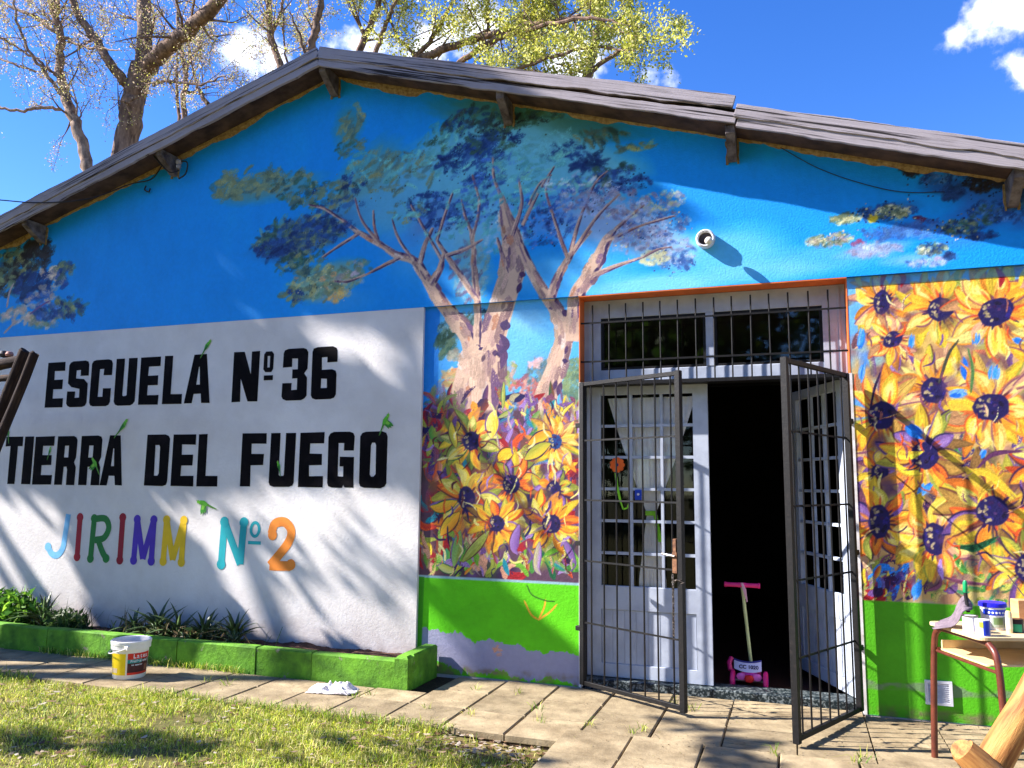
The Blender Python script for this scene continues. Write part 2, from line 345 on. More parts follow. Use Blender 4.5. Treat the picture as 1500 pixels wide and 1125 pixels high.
YEL=(244,205,58); PYE=(248,228,130); ORA=(238,148,44); RED=(222,84,40); CRI=(165,32,44); OLI=(156,164,66); PUR=(118,80,148); LAV=(160,126,190); MAU=(128,72,98)
NAV=(30,24,84); DPU=(48,24,74); TEA=(28,140,160); GRN=(72,140,60); DGR=(24,92,58); BRN=(96,44,48); PNK=(222,160,130); TAN=(206,170,120); SKB=(62,168,248); BLU=(34,130,230)
def petal(cv, cx, cy, ang, r0, r1, wd, pal, k=1.0, outline=0.4):
    a=math.radians(ang); b=a+math.radians(random.uniform(-16,16))
    x0,y0=cx+r0*math.cos(a),cy-r0*math.sin(a); x1,y1=cx+r1*math.cos(b),cy-r1*math.sin(b)
    nx,ny=-math.sin(a),-math.cos(a); bend=random.uniform(-.2,.2)*(r1-r0); mx,my=(x0+x1)/2+nx*bend,(y0+y1)/2+ny*bend
    base,hi,edge=random.choice(pal); path=[(x0,y0),(mx,my),(x1,y1)]; sg=random.choice((-1,1))
    off=[(x+nx*wd*.22*sg,y+ny*wd*.22*sg) for x,y in path]
    if random.random()<outline+.25: cv.pst(off,wd*1.08,edge,prof='leaf',bristle=.12,op=.9,soft=1.6)
    cv.pst(path,wd,base,prof='leaf',bristle=.10,col2=np.clip(np.array(hi)*.5+np.array(base)*.5,0,255),soft=1.5)
    for _ in range(random.randint(2,3)):
        t=random.uniform(-.45,.45)*wd; f=random.uniform(.2,.45); g=random.uniform(.75,1.0)
        q=[(x0+(x1-x0)*f+nx*t,y0+(y1-y0)*f+ny*t),(mx+(x1-mx)*.2+nx*t,my+(y1-my)*.2+ny*t),(x0+(x1-x0)*g+nx*t*.5,y0+(y1-y0)*g+ny*t*.5)]
        cv.pst(q,wd*random.uniform(.2,.38),hi,prof='leaf',dry=.15,op=.8,soft=1.8)
    for _ in range(2):
        t=random.uniform(-.4,.4)*wd; g=random.uniform(.35,.6)
        cv.pst([(x0+nx*t,y0+ny*t),(x0+(x1-x0)*g+nx*t,y0+(y1-y0)*g+ny*t)],wd*random.uniform(.12,.26),random.choice((ORA,RED,edge,(206,110,50))),prof='leaf',op=.75,soft=1.8)
def sunflower(cv, cx, cy, rx, ry, pal, R=2.3, n=15, tilt=0, core=NAV, a0=0, a1=360, outline=.4, fleck=(196,176,130)):
    rm=(rx+ry)/2
    for _ in range(7):
        g=random.uniform(0,6.283); cv.haze(cx+rm*R*.9*math.cos(g),cy+rm*R*.9*math.sin(g),rm*.8,rm*.6,random.choice(((92,60,84),(120,84,60),(84,70,60),(110,70,110))),op=.6,ang=random.uniform(0,180),seed=random.randint(0,9999),brk=.4,freq=14)
    mute=[(tuple(np.array(p[0])*.78),p[0],p[2]) for p in pal]+[(OLI,YEL,BRN),((190,130,80),ORA,MAU)]
    for ring,(k0,k1,pp) in enumerate(((.7,R,mute),(.72,R*.84,pal))):
        angs=np.linspace(a0,a1,n,endpoint=(a1-a0<360))+random.uniform(0,15)+ring*180/n; order=list(angs); random.shuffle(order)
        for g in order: petal(cv,cx,cy,g+random.uniform(-7,7),rm*k0,rm*k1*random.uniform(.82,1.12),rm*random.uniform(.36,.52),pp,outline=outline)
    for _ in range(16):                                   # short dark strokes round the core
        g=random.uniform(0,6.283); c,s_=math.cos(g),math.sin(g); e=random.uniform(1.15,1.5)
        cv.pst([(cx+rx*.8*c,cy-ry*.8*s_),(cx+rx*e*c,cy-ry*e*s_)],rm*.09,random.choice((MAU,BRN,DPU,RED)),prof='leaf',op=.85)
    tl=math.radians(tilt); pts=[]
    for g in np.linspace(0,6.283,18,endpoint=False):
        x,y=rx*math.cos(g),ry*math.sin(g); pts.append((cx+x*math.cos(tl)-y*math.sin(tl)+random.uniform(-.06,.06)*rm,cy+x*math.sin(tl)+y*math.cos(tl)+random.uniform(-.06,.06)*rm))
    cv.poly(pts,core,op=.97)
    for _ in range(10):
        g=random.uniform(0,6.283); e=random.uniform(.2,.8); cv.pst([(cx+rx*e*math.cos(g),cy+ry*e*math.sin(g)),(cx+rx*e*math.cos(g+.5),cy+ry*e*math.sin(g+.5))],rm*.13,random.choice((DPU,(44,34,120),(70,44,96),(24,16,48))),prof='brush',dry=.3)
    for _ in range(11):                                   # pale seeds on the left rim of the core
        g=math.radians(random.uniform(110,250)); e=random.uniform(.45,.85); x,y=cx+rx*e*math.cos(g),cy-ry*e*math.sin(g)
        cv.pst([(x,y),(x+rm*random.uniform(-.05,.25),y+rm*random.uniform(-.25,.25))],rm*.085,np.array(fleck)*random.uniform(.7,1.1),prof='brush',op=.85)
PW=[(YEL,PYE,ORA),(YEL,PYE,RED),(ORA,YEL,MAU),(PYE,YEL,ORA),(YEL,(232,188,60),OLI),((226,170,70),PYE,MAU),(PNK,PYE,MAU),((206,150,100),YEL,RED),(ORA,PYE,RED),((236,190,90),PYE,(190,110,80))]
PO=[(ORA,YEL,RED),(YEL,PYE,PUR),((226,120,40),YEL,DPU),(OLI,YEL,DPU),(YEL,ORA,BRN),((200,190,70),PYE,PUR),((196,150,70),YEL,BRN),(MAU,ORA,DPU),(PUR,LAV,NAV),(RED,ORA,BRN),((150,110,60),YEL,DPU)]
PG=[(OLI,PYE,DPU),(MAU,ORA,DPU),((150,110,60),YEL,DPU),((190,190,70),YEL,PUR),(YEL,PYE,DGR),((120,140,60),(214,206,120),BRN),(YEL,ORA,CRI)]

# ---- the mural left of the door
cvL=Canvas(-2.935,-1.573,0.0,3.0,0.0052,(86,184,246),0.03)
def wild(cv, x0,x1,y0,y1, cols, n, L=(10,26), w=(1.6,4.5), ang=None):
    for _ in range(n):
        x,y=random.uniform(x0,x1),random.uniform(y0,y1); a=math.radians(random.gauss(90,38) if ang is None else random.gauss(*ang)); l=random.uniform(*L)
        dx,dy=math.cos(a)*l,-math.sin(a)*l; b=random.uniform(-.3,.3)
        c=random.choice(cols); cv.pst([(x,y),(x+dx/2-dy*b,y+dy/2+dx*b),(x+dx,y+dy)],random.uniform(*w),c,prof=random.choice(('leaf','leaf','brush')),bristle=.16,dry=random.choice((0,0,.2,.4)),col2=random.choice((None,None,random.choice(cols))))
cvL.poly([(615,440),(645,440),(642,560),(634,860),(606,860)],(24,132,226))  # strip of shade beside the projecting white panel, painted as darker blue
cvL.haze(760,500,60,60,(120,200,250),.6,seed=3); cvL.haze(770,470,40,22,(150,214,252),.5,seed=4); cvL.haze(655,540,20,22,(60,160,246),.7,seed=5); cvL.haze(790,530,30,22,(104,176,248),.7,seed=8)
cvL.dabs(672,478,30,18,[(96,140,140),(70,110,110),(120,160,160)],60,L=8,w=3,ang=45)
cvL.dabs(655,505,15,20,[(70,110,84),(44,80,66),(110,140,110)],46,L=8,w=3,ang=60)
cvL.dabs(668,520,14,7,[(190,180,160),(170,170,150)],20,L=5)
cvL.dabs(700,470,26,16,[(64,100,90),(110,150,150),(40,70,80)],44,L=8,w=3,ang=70)
# shrubs and distant flowers at the feet of the painted trees
cvL.dabs(840,560,16,36,[(110,140,110),(140,160,110),(90,120,100)],60,L=10,w=4,ang=60)
cvL.dabs(790,555,22,26,[(100,130,130),(150,140,120),(86,110,120)],60,L=8,w=3,ang=70)
cvL.dabs(768,575,22,24,[(214,120,110),(200,90,90),(226,160,140),(150,90,110)],70,L=6,w=2.4,ang=60)
cvL.dabs(745,545,10,16,[(226,176,160),(200,160,150),(150,160,90)],26,L=7,w=2.6,ang=80)
cvL.dabs(785,530,12,7,[(240,190,190),(226,176,180)],14,L=5,w=2.4,ang=30)
cvL.dabs(665,560,18,18,[(226,170,110),(214,196,150),(186,186,110),(222,140,90)],40,L=8,w=3)
cvL.dabs(640,590,14,22,[(120,130,80),(90,110,70),(140,110,140)],40,L=9,w=3,ang=80)
def limb(cv, pts, widths, cols=((224,188,162),(124,90,104)), n=26):
    """painted limb: light left flank, violet right flank, broken strokes"""
    p=catmull(pts,6); wd=np.interp(np.linspace(0,1,len(p)),np.linspace(0,1,len(widths)),widths)
    k=[(p[i],p[i+1],wd[i]) for i in range(len(p)-1)]
    left=[];right=[]
    for i in range(len(p)):
        d=p[min(i+1,len(p)-1)]-p[max(i-1,0)]; d=d/(np.linalg.norm(d)+1e-9); nn=np.array([-d[1],d[0]])
        if nn[0]>0: nn=-nn
        left.append(p[i]+nn*wd[i]/2); right.append(p[i]-nn*wd[i]/2)
    cv.poly(left+right[::-1],cols[0],soft=1.5)
    for j in range(n):
        i=random.randrange(0,max(1,len(p)-3)); m=min(len(p)-1,i+random.randint(2,5)); t=random.random()**1.25
        q=[left[x]*(1-t)+right[x]*t for x in (i,(i+m)//2,m)]
        c=np.array(cols[0])*(1-t**1.3)+np.array(cols[1])*t**1.3 if random.random()<.72 else np.array(random.choice(((226,204,192),(196,134,104),(150,120,124),(120,90,120),(214,182,160))))
        cv.pst(q,max(.8,wd[i]*random.uniform(.06,.17)),np.clip(c*random.uniform(.88,1.1),0,255),prof='brush',dry=.25,op=.9,n=3)
    for j in range(max(1,n//5)):
        i=random.randrange(0,max(1,len(p)-2)); m=min(len(p)-1,i+random.randint(1,4)); t=random.uniform(.72,1.0)
        q=[left[x]*(1-t)+right[x]*t for x in range(i,m+1)]
        if len(q)>1: cv.pst(q,max(.8,wd[i]*random.uniform(.08,.16)),random.choice(((84,56,96),(64,44,90),(110,80,116))),prof='leaf',n=2)
LIMBS=[ # (points, widths) of the painted trees, photo pixels
 ([(690,600),(692,560),(700,530),(704,505)],[64,54,50,44]),
 ([(712,610),(714,560),(714,520),(722,490),(740,432),(753,388),(750,350),(742,318),(734,285)],[44,46,46,40,35,36,30,18,5]),
 ([(694,520),(686,494),(668,470),(642,436),(622,404),(606,382),(582,374),(556,357),(527,341),(498,320)],[30,26,22,19,15,12,10,8,6,3]),
 ([(699,505),(700,470),(699,434),(694,390),(694,365),(689,335)],[13,11,10,8,7,4]),
 ([(699,440),(676,405),(654,374),(640,352)],[8,8,8,4]),
 ([(632,416),(645,392),(650,372)],[10,8,5]),([(654,374),(680,366),(707,351)],[5,4,2]),
 ([(615,386),(622,360),(634,334)],[7,6,3]),([(527,341),(500,358),(472,377)],[4,3,2]),([(586,377),(560,390),(535,403)],[6,4,2]),
 ([(556,357),(549,335),(547,308)],[4,3,1.5]),
 ([(796,615),(802,575),(816,535),(826,500),(824,475),(812,450),(793,422),(772,384),(752,332),(735,284)],[34,32,28,26,24,20,16,13,9,4]),
 ([(806,440),(815,412),(827,388),(840,368),(866,338)],[15,12,10,8,4]),([(831,376),(818,340),(808,308)],[6,4,2]),([(836,368),(848,325),(861,292)],[6,4,2]),
 ([(838,500),(840,465),(845,432),(862,406),(876,380),(888,354),(902,336)],[20,20,22,22,20,15,5]),
 ([(868,404),(900,391),(941,377)],[8,6,2]),([(742,400),(735,370),(728,348)],[8,5,3]),([(690,340),(680,312),(676,292)],[4,3,1.5]),([(735,290),(724,262),(722,236)],[4,2,1]),([(775,300),(790,270),(808,256)],[3,2,1])]
def leafy(cv):
    pass
for pts,wd in LIMBS: limb(cvL,pts,wd,n=int(14+len(pts)*7))
cvL.pst([(724,600),(726,570),(722,540)],7,(112,80,116),prof='leaf',dry=.2); cvL.pst([(728,505),(738,520),(734,540)],6,(92,62,104),prof='leaf'); cvL.pst([(710,520),(706,530)],3,(100,76,90),prof='leaf')
cvL.pst([(742,470),(738,484)],8,(70,50,96),prof='leaf'); cvL.pst([(733,490),(742,505),(732,518)],5,(80,56,100),prof='leaf')
# undergrowth
cvL.poly([(612,612),(636,592),(660,586),(690,604),(730,600),(770,596),(800,606),(850,596),(852,862),(604,852)],(92,64,84),rough=.03,seed=5,soft=8)
for k in range(60): cvL.haze(random.uniform(618,846),random.uniform(610,850),random.uniform(10,26),random.uniform(8,20),random.choice((DPU,BRN,(70,60,60),PUR,OLI,(150,90,60),(60,80,60),MAU)),op=.7,ang=random.uniform(20,120),seed=k+300,brk=.4)
wild(cvL,618,846,600,850,[NAV,DPU,PUR,CRI,BRN,MAU,DGR,(60,40,90),OLI,(150,70,50)],90,w=(4,8),L=(24,50))
wild(cvL,618,680,590,700,[PUR,CRI,DPU,(200,90,50),(110,120,70),MAU,(70,50,110),OLI],70,w=(2,4.5),L=(16,40))
wild(cvL,740,846,590,640,[LAV,PUR,(214,120,100),(180,170,130),(90,110,150),YEL,MAU],90,w=(1.6,4))
wild(cvL,618,846,610,850,[ORA,OLI,YEL,RED,LAV,GRN,TEA,PUR,CRI,(190,190,120),PNK],120,w=(2.6,5.6),L=(20,46))
wild(cvL,620,846,790,848,[GRN,(110,170,50),LAV,TEA,OLI,CRI,(120,180,60),PNK],70,w=(2.5,5.5),L=(14,32))
for a in [(690,646,13,14,PG,3.0,13),(813,647,10,11,PW,3.6,15),(749,709,13,14,PO,3.1,15),(811,718,11,14,PO,2.4,12),(684,731,12,19,PO,3.2,15),(727,767,12,12,PO,3.3,14),(808,768,14,14,PO,3.0,15)]:
    sunflower(cvL,*a[:5],R=a[5]*1.18,n=a[6]-2,core=(24,70,140) if a[0]==813 else NAV,outline=.5,tilt=random.uniform(-12,12))
for pts,w,c,c2 in [([(668,655),(662,632),(661,618)],5,YEL,OLI),([(720,640),(722,612),(726,602)],9,YEL,PYE),([(775,650),(800,636),(808,640)],7,YEL,ORA),([(770,672),(795,655),(806,650)],8,YEL,OLI),([(668,735),(645,744),(631,742)],7,YEL,ORA),([(672,752),(652,775),(646,784)],8,YEL,ORA),
    ([(665,828),(672,790),(674,778)],7,OLI,(120,170,100)),([(678,822),(700,798),(716,778)],6,OLI,(170,180,90)),([(640,826),(655,834),(668,836)],5,(206,206,140),OLI),([(790,795),(786,830),(792,842)],5,(200,200,120),LAV),([(826,790),(840,820),(844,826)],5,LAV,PUR),([(760,770),(752,800),(758,812)],6,LAV,PUR),
    ([(840,590),(826,604),(822,618)],2.4,(236,222,120),YEL),([(738,560),(737,590),(736,600)],2.6,(196,200,110),OLI),([(730,612),(745,604),(752,598)],3,(176,176,130),OLI),([(752,660),(736,668),(731,675)],8,(246,186,40),YEL)]:
    cvL.pst(pts,w*1.25,random.choice((DPU,BRN,PUR,DGR)),prof='leaf'); cvL.pst(pts,w,c,prof='leaf',col2=c2)
wild(cvL,622,844,600,846,[DPU,PUR,PYE,RED,BRN,(230,220,150),LAV,NAV],110,w=(.7,1.8),L=(10,26))
def dado(cv, xa, xb, seed, sun=True):
    ztop=0.748
    cv.poly([(xa,0),(xb,0),(xb,ztop),(xa,ztop)],(96,204,18) if sun else (84,176,24),metres=True)  # right dado lies in shade, so its green is painted darker
    sel=cv.Z<ztop; n=vnoise(cv.X*5+seed,cv.Z*9,seed)
    cv.im[sel]*= (0.93+0.14*n[sel])[:,None]
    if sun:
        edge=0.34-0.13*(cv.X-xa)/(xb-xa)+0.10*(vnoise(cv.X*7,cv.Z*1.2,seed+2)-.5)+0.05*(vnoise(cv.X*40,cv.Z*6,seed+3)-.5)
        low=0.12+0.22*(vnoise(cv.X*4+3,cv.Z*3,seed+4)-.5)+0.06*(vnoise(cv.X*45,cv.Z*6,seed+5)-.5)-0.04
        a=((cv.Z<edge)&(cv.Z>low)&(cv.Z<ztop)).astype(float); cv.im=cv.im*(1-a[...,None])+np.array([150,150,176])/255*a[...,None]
    else:
        n2=vnoise(cv.X*3.2,cv.Z*10,seed+4); band=np.exp(-((cv.Z-.20)/.06)**2)
        a=np.clip((n2*band-.40)*9,0,.75); cv.im=cv.im*(1-a[...,None])+np.array([122,138,120])/255*a[...,None]
    g=np.clip((0.085+0.05*(vnoise(cv.X*11,cv.Z*11,seed+7)-.5)-cv.Z)*30,0,1)*np.clip(vnoise(cv.X*16,cv.Z*16,seed+8)*2.4-.7,0,1)*.85
    cv.im=cv.im*(1-g[...,None])+np.array([128,112,92])/255*g[...,None]
dado(cvL,-2.935,-1.573,21)
cvL.poly([(-2.935,.745),(-1.573,.745),(-1.573,.765),(-2.935,.765)],(150,190,200),metres=True)
cvL.poly([(-2.935,0),(-2.895,0),(-2.88,.75),(-2.935,.75)],(60,150,24),metres=True)
for pts in ([(768,880),(778,900),(789,908)],[(789,908),(797,890),(799,878)],[(789,908),(806,896),(816,885)]): cvL.pst(pts,1.3,(236,172,50),prof='brush')
for pts in ([(724,955),(730,945)],[(722,950),(736,953)],[(728,960),(735,958)]): cvL.pst(pts,2,(206,150,120),prof='brush',dry=.4)
cvL.pst([(772,858),(780,872),(800,880),(812,881)],.8,(40,90,30),prof='flat')

# ---- the mural right of the door
cvR=Canvas(0.4,2.3,0.0,3.0,0.0055,(112,184,240),0.03)
cvR.haze(1320,430,60,30,(150,208,250),.7,seed=13)
R0=(1243,1560)
cvR.poly([(1246,540),(1280,450),(1330,430),(1620,405),(1620,890),(1240,890)],(206,168,104),soft=20,rough=.05)
for k in range(190): cvR.haze(random.uniform(1250,1600),random.uniform(440,880),random.uniform(14,34),random.uniform(10,26),random.choice(((180,128,100),(160,156,84),(214,164,130),(140,104,120),(230,192,96),(220,180,84),(150,100,96),(222,204,120))),op=.75,ang=random.uniform(20,140),seed=k+500,brk=.4)
for k in range(26): cvR.haze(random.uniform(1250,1300),random.uniform(430,620),random.uniform(8,18),random.uniform(10,22),random.choice(((96,168,240),(130,160,210),(150,180,170),(70,150,240))),op=.8,ang=random.uniform(60,120),seed=k+800,brk=.3)
wild(cvR,1246,1600,450,880,[TAN,PNK,OLI,MAU,(210,120,80),LAV,(236,200,120),(170,180,110),PUR,(110,70,80)],150,w=(3,7),L=(24,54))
wild(cvR,1246,1600,640,880,[OLI,PUR,MAU,GRN,(60,50,110),(226,120,50),DPU],110,w=(3,6.5),L=(20,44))
wild(cvR,1250,1360,840,884,[CRI,PUR,DPU,(70,60,140),OLI,BLU,YEL],70,w=(3,6),L=(12,26),ang=(60,25))
wild(cvR,1360,1600,830,884,[GRN,OLI,(200,200,90),TAN,PUR,(60,140,90)],70,w=(3,6),L=(14,28),ang=(20,30))
for a in [(1292,443,13,18,PW,2.6,14,8),(1308,497,16,11,PW,2.4,12,-30),(1378,453,20,17,PW,2.7,17,-20),(1459,457,27,20,PW,2.5,18,-25),(1369,572,20,19,PW,2.6,14,0),(1292,608,22,20,PW,2.5,15,-10),(1452,596,27,20,PW,2.5,18,0),(1289,691,13,12,PO,2.2,10,0),(1354,667,21,20,PO,2.7,15,10),
          (1288,764,16,25,PO,2.2,14,0),(1369,790,18,24,PW,2.6,15,-8),(1454,749,25,22,PO,2.8,17,15),(1505,832,18,22,PO,2.4,14,0),(1540,520,22,22,PW,2.6,14,0),(1548,680,24,22,PO,2.6,14,0)]:
    sunflower(cvR,*a[:5],R=a[5]*1.34,n=a[6]-3,tilt=a[7],outline=.5)
for x,y,w,l,an in [(1262,495,6,16,80),(1336,500,3.5,12,80),(1262,545,4,18,80),(1430,497,5,9,75),(1490,499,5,7,160),(1413,540,6,16,95),(1456,545,7,14,80),(1404,578,8,14,5),(1342,632,9,16,-35),(1440,664,4,7,60),(1312,850,0,0,0),(1342,864,6,14,75),(1356,716,6,10,60)]:
    if w:
        a=math.radians(an); d=(math.cos(a)*l,-math.sin(a)*l); cvR.haze(x,y,max(w,abs(d[0]))*1.3,max(w,abs(d[1]))*1.2,(130,160,214),op=.75,seed=int(x),brk=.4,freq=20)
        for _ in range(6):
            ox,oy=random.gauss(0,w*.45),random.gauss(0,w*.35); f=random.uniform(.45,.95); cvR.pst([(x-d[0]*f+ox,y-d[1]*f+oy),(x+ox+random.uniform(-2,2),y+oy),(x+d[0]*f+ox,y+d[1]*f+oy)],w*random.uniform(.3,.6),random.choice((BLU,(60,150,240),(30,110,220),(110,170,240))),prof='leaf',dry=.12)
for pts,w,c in [([(1376,560),(1390,520),(1405,498)],3,(70,70,60)),([(1422,575),(1424,540),(1418,510)],3,(70,110,60)),([(1275,600),(1281,570),(1290,545)],2.4,DPU),([(1310,680),(1330,690),(1349,694)],8,YEL),([(1300,660),(1330,668),(1350,664)],8,YEL),([(1400,800),(1430,805),(1460,788)],7,DGR),([(1398,815),(1410,835),(1420,838)],6,GRN),
        ([(1356,866),(1375,858),(1380,844)],3.5,MAU),([(1380,846),(1410,852),(1450,856)],4,MAU),([(1380,848),(1377,835),(1378,820)],5,LAV),([(1430,690),(1455,665),(1500,660)],5,(96,50,90)),([(1470,690),(1440,720),(1432,735)],6,(226,176,60)),([(1418,690),(1450,695),(1486,730)],8,YEL)]:
    [cvR.pst([(x+random.uniform(-w,w)*.5,y+random.uniform(-w,w)*.5) for x,y in pts],w*random.uniform(.4,.7),np.clip(np.array(c)*random.uniform(.75,1.25),0,255),prof='leaf',dry=.2) for _ in range(4)]
wild(cvR,1250,1560,430,870,[MAU,PUR,PYE,RED,(240,226,160),DPU,ORA,PNK,(150,90,80)],110,w=(.8,2.2),L=(10,30))
for q in range(9): cvR.pst([(1262+q*29,420),(1264+q*29+random.uniform(-9,9),405),(1266+q*29+random.uniform(-16,16),392-random.uniform(-4,8))],random.uniform(3,5),random.choice((YEL,(214,190,70),ORA,CRI,OLI)),prof='leaf')
cvR.poly([(0.4,2.93),(2.3,2.93),(2.3,3.0),(0.4,3.0)],(84,168,236),op=.55,metres=True)  # shade under the wall ledge, painted on as a bluish strip
dado(cvR,0.4,2.3,33,sun=False)

# ---- the upper wall with the tree crowns
XA,ZA,SLOPE=-3.9,5.22,0.31
def eave(x): return ZA-SLOPE*np.abs(x-XA)
cvU=Canvas(-8.6,2.3,3.0,5.26,0.0070,(10,158,255),0.0)
nU=vnoise(cvU.X*1.6,cvU.Z*2.2,5); cvU.im*=(0.95+0.08*nU)[...,None]
nV=vnoise(cvU.X*9,cvU.Z*3,6); cvU.im*=(0.975+0.05*nV)[...,None]
for a in [(620,360,70,64,(80,180,250),.7),(580,320,50,70,(58,158,246),.5),(1060,370,100,54,(110,204,252),.8),(950,420,130,28,(136,216,252),.85),(1200,380,120,30,(110,196,250),.6),(820,400,120,44,(84,188,252),.8),(1120,400,90,25,(130,210,252),.6),(500,440,60,20,(80,170,240),.4),(480,430,40,14,(150,190,230),.4)]: cvU.haze(*a[:5],op=a[5],seed=int(a[0]),brk=.3,freq=4)
cvU.shift=True
OL=[(104,118,88),(84,104,84),(120,124,84),(70,96,92)]; TE=[(84,154,154),(70,140,146),(100,168,160),(60,124,140)]; NV=[(22,48,100),(18,36,80),(34,66,124),(26,60,108)]; SB=[(54,96,160),(70,120,180),(44,80,150)]; DG=[(44,76,66),(58,92,70),(34,58,62)]; LG=[(150,166,204),(176,190,220),(126,146,190),(140,130,160)]; CR=[(214,212,160),(198,196,150),(230,226,176)]; PG2=[(150,140,150),(120,112,140),(166,150,150)]
for a in [(720,240,150,72,(94,164,170),.95,0),(620,275,110,52,(86,154,164),.85,25),(850,250,110,56,(94,164,172),.9,-15),(760,190,130,40,(72,130,128),.85,-8),(690,330,90,46,(100,160,190),.8,0),(540,270,80,36,(88,140,140),.75,15),(400,275,80,20,(92,128,116),.6,5),(450,345,90,28,(58,84,120),.7,10),(480,410,60,28,(120,144,120),.65,10),(900,320,90,36,(150,182,220),.85,-10),(970,360,60,36,(160,200,232),.8,-25)]: cvU.haze(*a[:5],op=a[5],ang=a[6],seed=int(a[0])+7,brk=.30,freq=7)
for a in [(650,250,84,66,(82,150,172),.95,20),(620,270,120,40,(74,140,170),.7,25),(760,215,90,60,(90,160,180),.9,0),(560,290,90,40,(72,140,176),.6,10),(850,260,90,60,(84,152,176),.8,-20),(700,330,80,50,(96,156,180),.75,0),(690,400,34,60,(104,150,160),.8,0),(700,240,120,60,(86,156,176),.8,10),(700,215,40,16,(36,60,120),.7,25),(640,320,50,30,(70,110,160),.75,30),(800,320,50,30,(70,120,180),.7,30),(440,350,70,26,(46,66,110),.75,10),(545,245,60,34,(84,128,120),.6,30),(470,415,56,24,(120,136,110),.6,10),(880,330,90,40,(140,172,212),.75,-10),(950,350,70,40,(150,190,226),.75,-25),(470,330,80,30,(60,110,150),.5,10),(720,160,110,26,(58,104,92),.8,-12),(860,185,90,22,(64,120,108),.7,-16),(510,190,26,40,(96,124,90),.5,0),(370,275,60,22,(86,118,104),.45,5)]: cvU.haze(*a[:5],op=a[5],ang=a[6],seed=int(a[0])+1,brk=.38)
for a in [(365,268,52,20,OL,60,12,6),(340,280,26,10,OL,20,10,40),(430,270,34,18,OL+DG,40,8,20),(515,180,16,26,OL,26,8,60),(512,215,22,14,OL+DG,22,8,20),(545,240,34,18,OL+TE,44,10,35),(600,250,50,30,TE+OL,60,10,30),(470,285,50,16,OL+DG,50,10,10),(500,285,50,22,OL+NV,50,9,30),
          (440,345,66,24,NV+DG+OL,150,9,10),(400,365,34,10,NV,40,10,10),(470,335,40,20,NV+[(60,80,90)],60,7,20),(440,385,40,14,OL+DG,50,8,10),(470,415,50,20,OL+[(96,140,120),(150,150,100),(180,130,90)],90,8,15),(495,432,16,8,[(226,160,90),(206,140,80)],14,6,10),(430,432,22,8,NV+OL,22,8,5),(520,400,24,16,PG2+OL,34,7,15),
          (650,200,34,26,DG+TE,50,9,40),(690,230,50,20,NV,70,10,25),(720,205,44,16,NV+DG,60,10,10),(745,180,40,14,DG+[(30,30,40)],44,10,5),(690,175,40,16,DG+NV+[(50,50,50)],50,10,35),(790,170,40,10,DG+[(26,30,36)],36,9,0),(710,262,30,12,NV+SB,40,9,30),(650,310,40,26,SB+NV,80,6,30),(620,300,24,20,NV+SB,50,6,30),(700,310,46,24,SB+TE+NV,70,6,30),
          (825,222,30,9,NV,34,12,0),(862,238,22,12,NV,36,11,-5),(885,262,20,10,NV+SB,30,6,0),(920,270,34,12,NV+SB,60,5,-10),(880,200,36,12,DG+OL,40,9,-60),(930,215,30,5,OL+[(170,170,100)],16,10,0),(800,330,40,30,SB+NV,80,7,30),(780,290,40,20,TE+SB,50,8,20),(860,290,50,18,PG2+LG,70,7,-5),(900,300,50,20,LG+PG2,90,6,-8),(850,270,50,10,SB+OL,40,8,-5),
          (970,295,34,14,CR+LG,60,5,-10),(960,330,50,20,LG+SB,110,5,-20),(985,370,34,22,SB+LG,90,5,-25),(960,378,22,12,CR,44,5,-5),(930,350,40,20,LG+[(190,200,230)],70,5,-15),(690,400,26,44,[(104,140,140),(84,116,124),(120,150,160),(90,80,110)],90,9,60),(740,340,40,30,TE+LG+[(200,180,170)],60,8,60),(900,250,36,10,DG+SB,40,7,-10),(1000,385,16,10,SB,30,5,-30),(770,240,60,22,TE,50,12,10),(800,215,50,18,[(92,162,176),(84,150,160)],40,12,0)]:
    cvU.dabs(a[0],a[1],a[2],a[3],a[4],a[5],L=a[6],ang=a[7],w=3.0,dry=.42)
for a in [(440,345,90,34,NV+OL,260),(650,315,60,44,SB+NV+[(150,180,190)],420),(800,330,60,44,SB+NV+LG,360),(950,340,80,44,LG+SB+CR,700),(920,268,44,20,NV,220),(690,240,70,50,NV+TE,360),(560,280,90,44,OL+DG,220),(720,300,70,40,NV+TE,300),(870,290,60,26,LG+NV,280),(470,415,60,24,OL+CR,200),(730,190,70,24,NV+DG,240),(990,390,40,26,SB+LG,200)]: cvU.speck(*a)
# crown at the left end
BK=[(34,30,32),(44,40,44),(28,24,30)]; PT=[(170,150,140),(150,140,130),(186,160,140)]
for a in [(25,385,34,22,BK+OL,90,8,20),(55,372,20,18,BK,60,8,20),(10,410,24,20,OL+BK,60,8,10),(48,420,26,16,NV,80,8,15),(80,408,20,14,NV+PT,50,7,15),(94,396,12,9,NV+OL,26,6,10),(100,450,24,12,NV+OL,60,7,-15),(60,440,20,10,PT+SB,34,7,5),(30,462,28,8,PT,34,8,5),(62,470,26,8,PT+OL,34,7,0),(70,458,20,8,NV+SB,30,7,0),(-40,420,40,50,OL+BK+NV,160,9,10),(-90,440,40,40,OL+BK+NV,120,9,10)]: cvU.dabs(a[0],a[1],a[2],a[3],a[4],a[5],L=a[6],ang=a[7],w=3,dry=.4)
cvU.pst([(6,488),(18,476),(26,470)],1.3,(186,170,170),prof='brush'); cvU.pst([(10,450),(14,428),(20,415)],1.3,(186,170,170),prof='brush'); cvU.pst([(44,460),(60,448),(74,440)],1,(120,90,150),prof='brush')
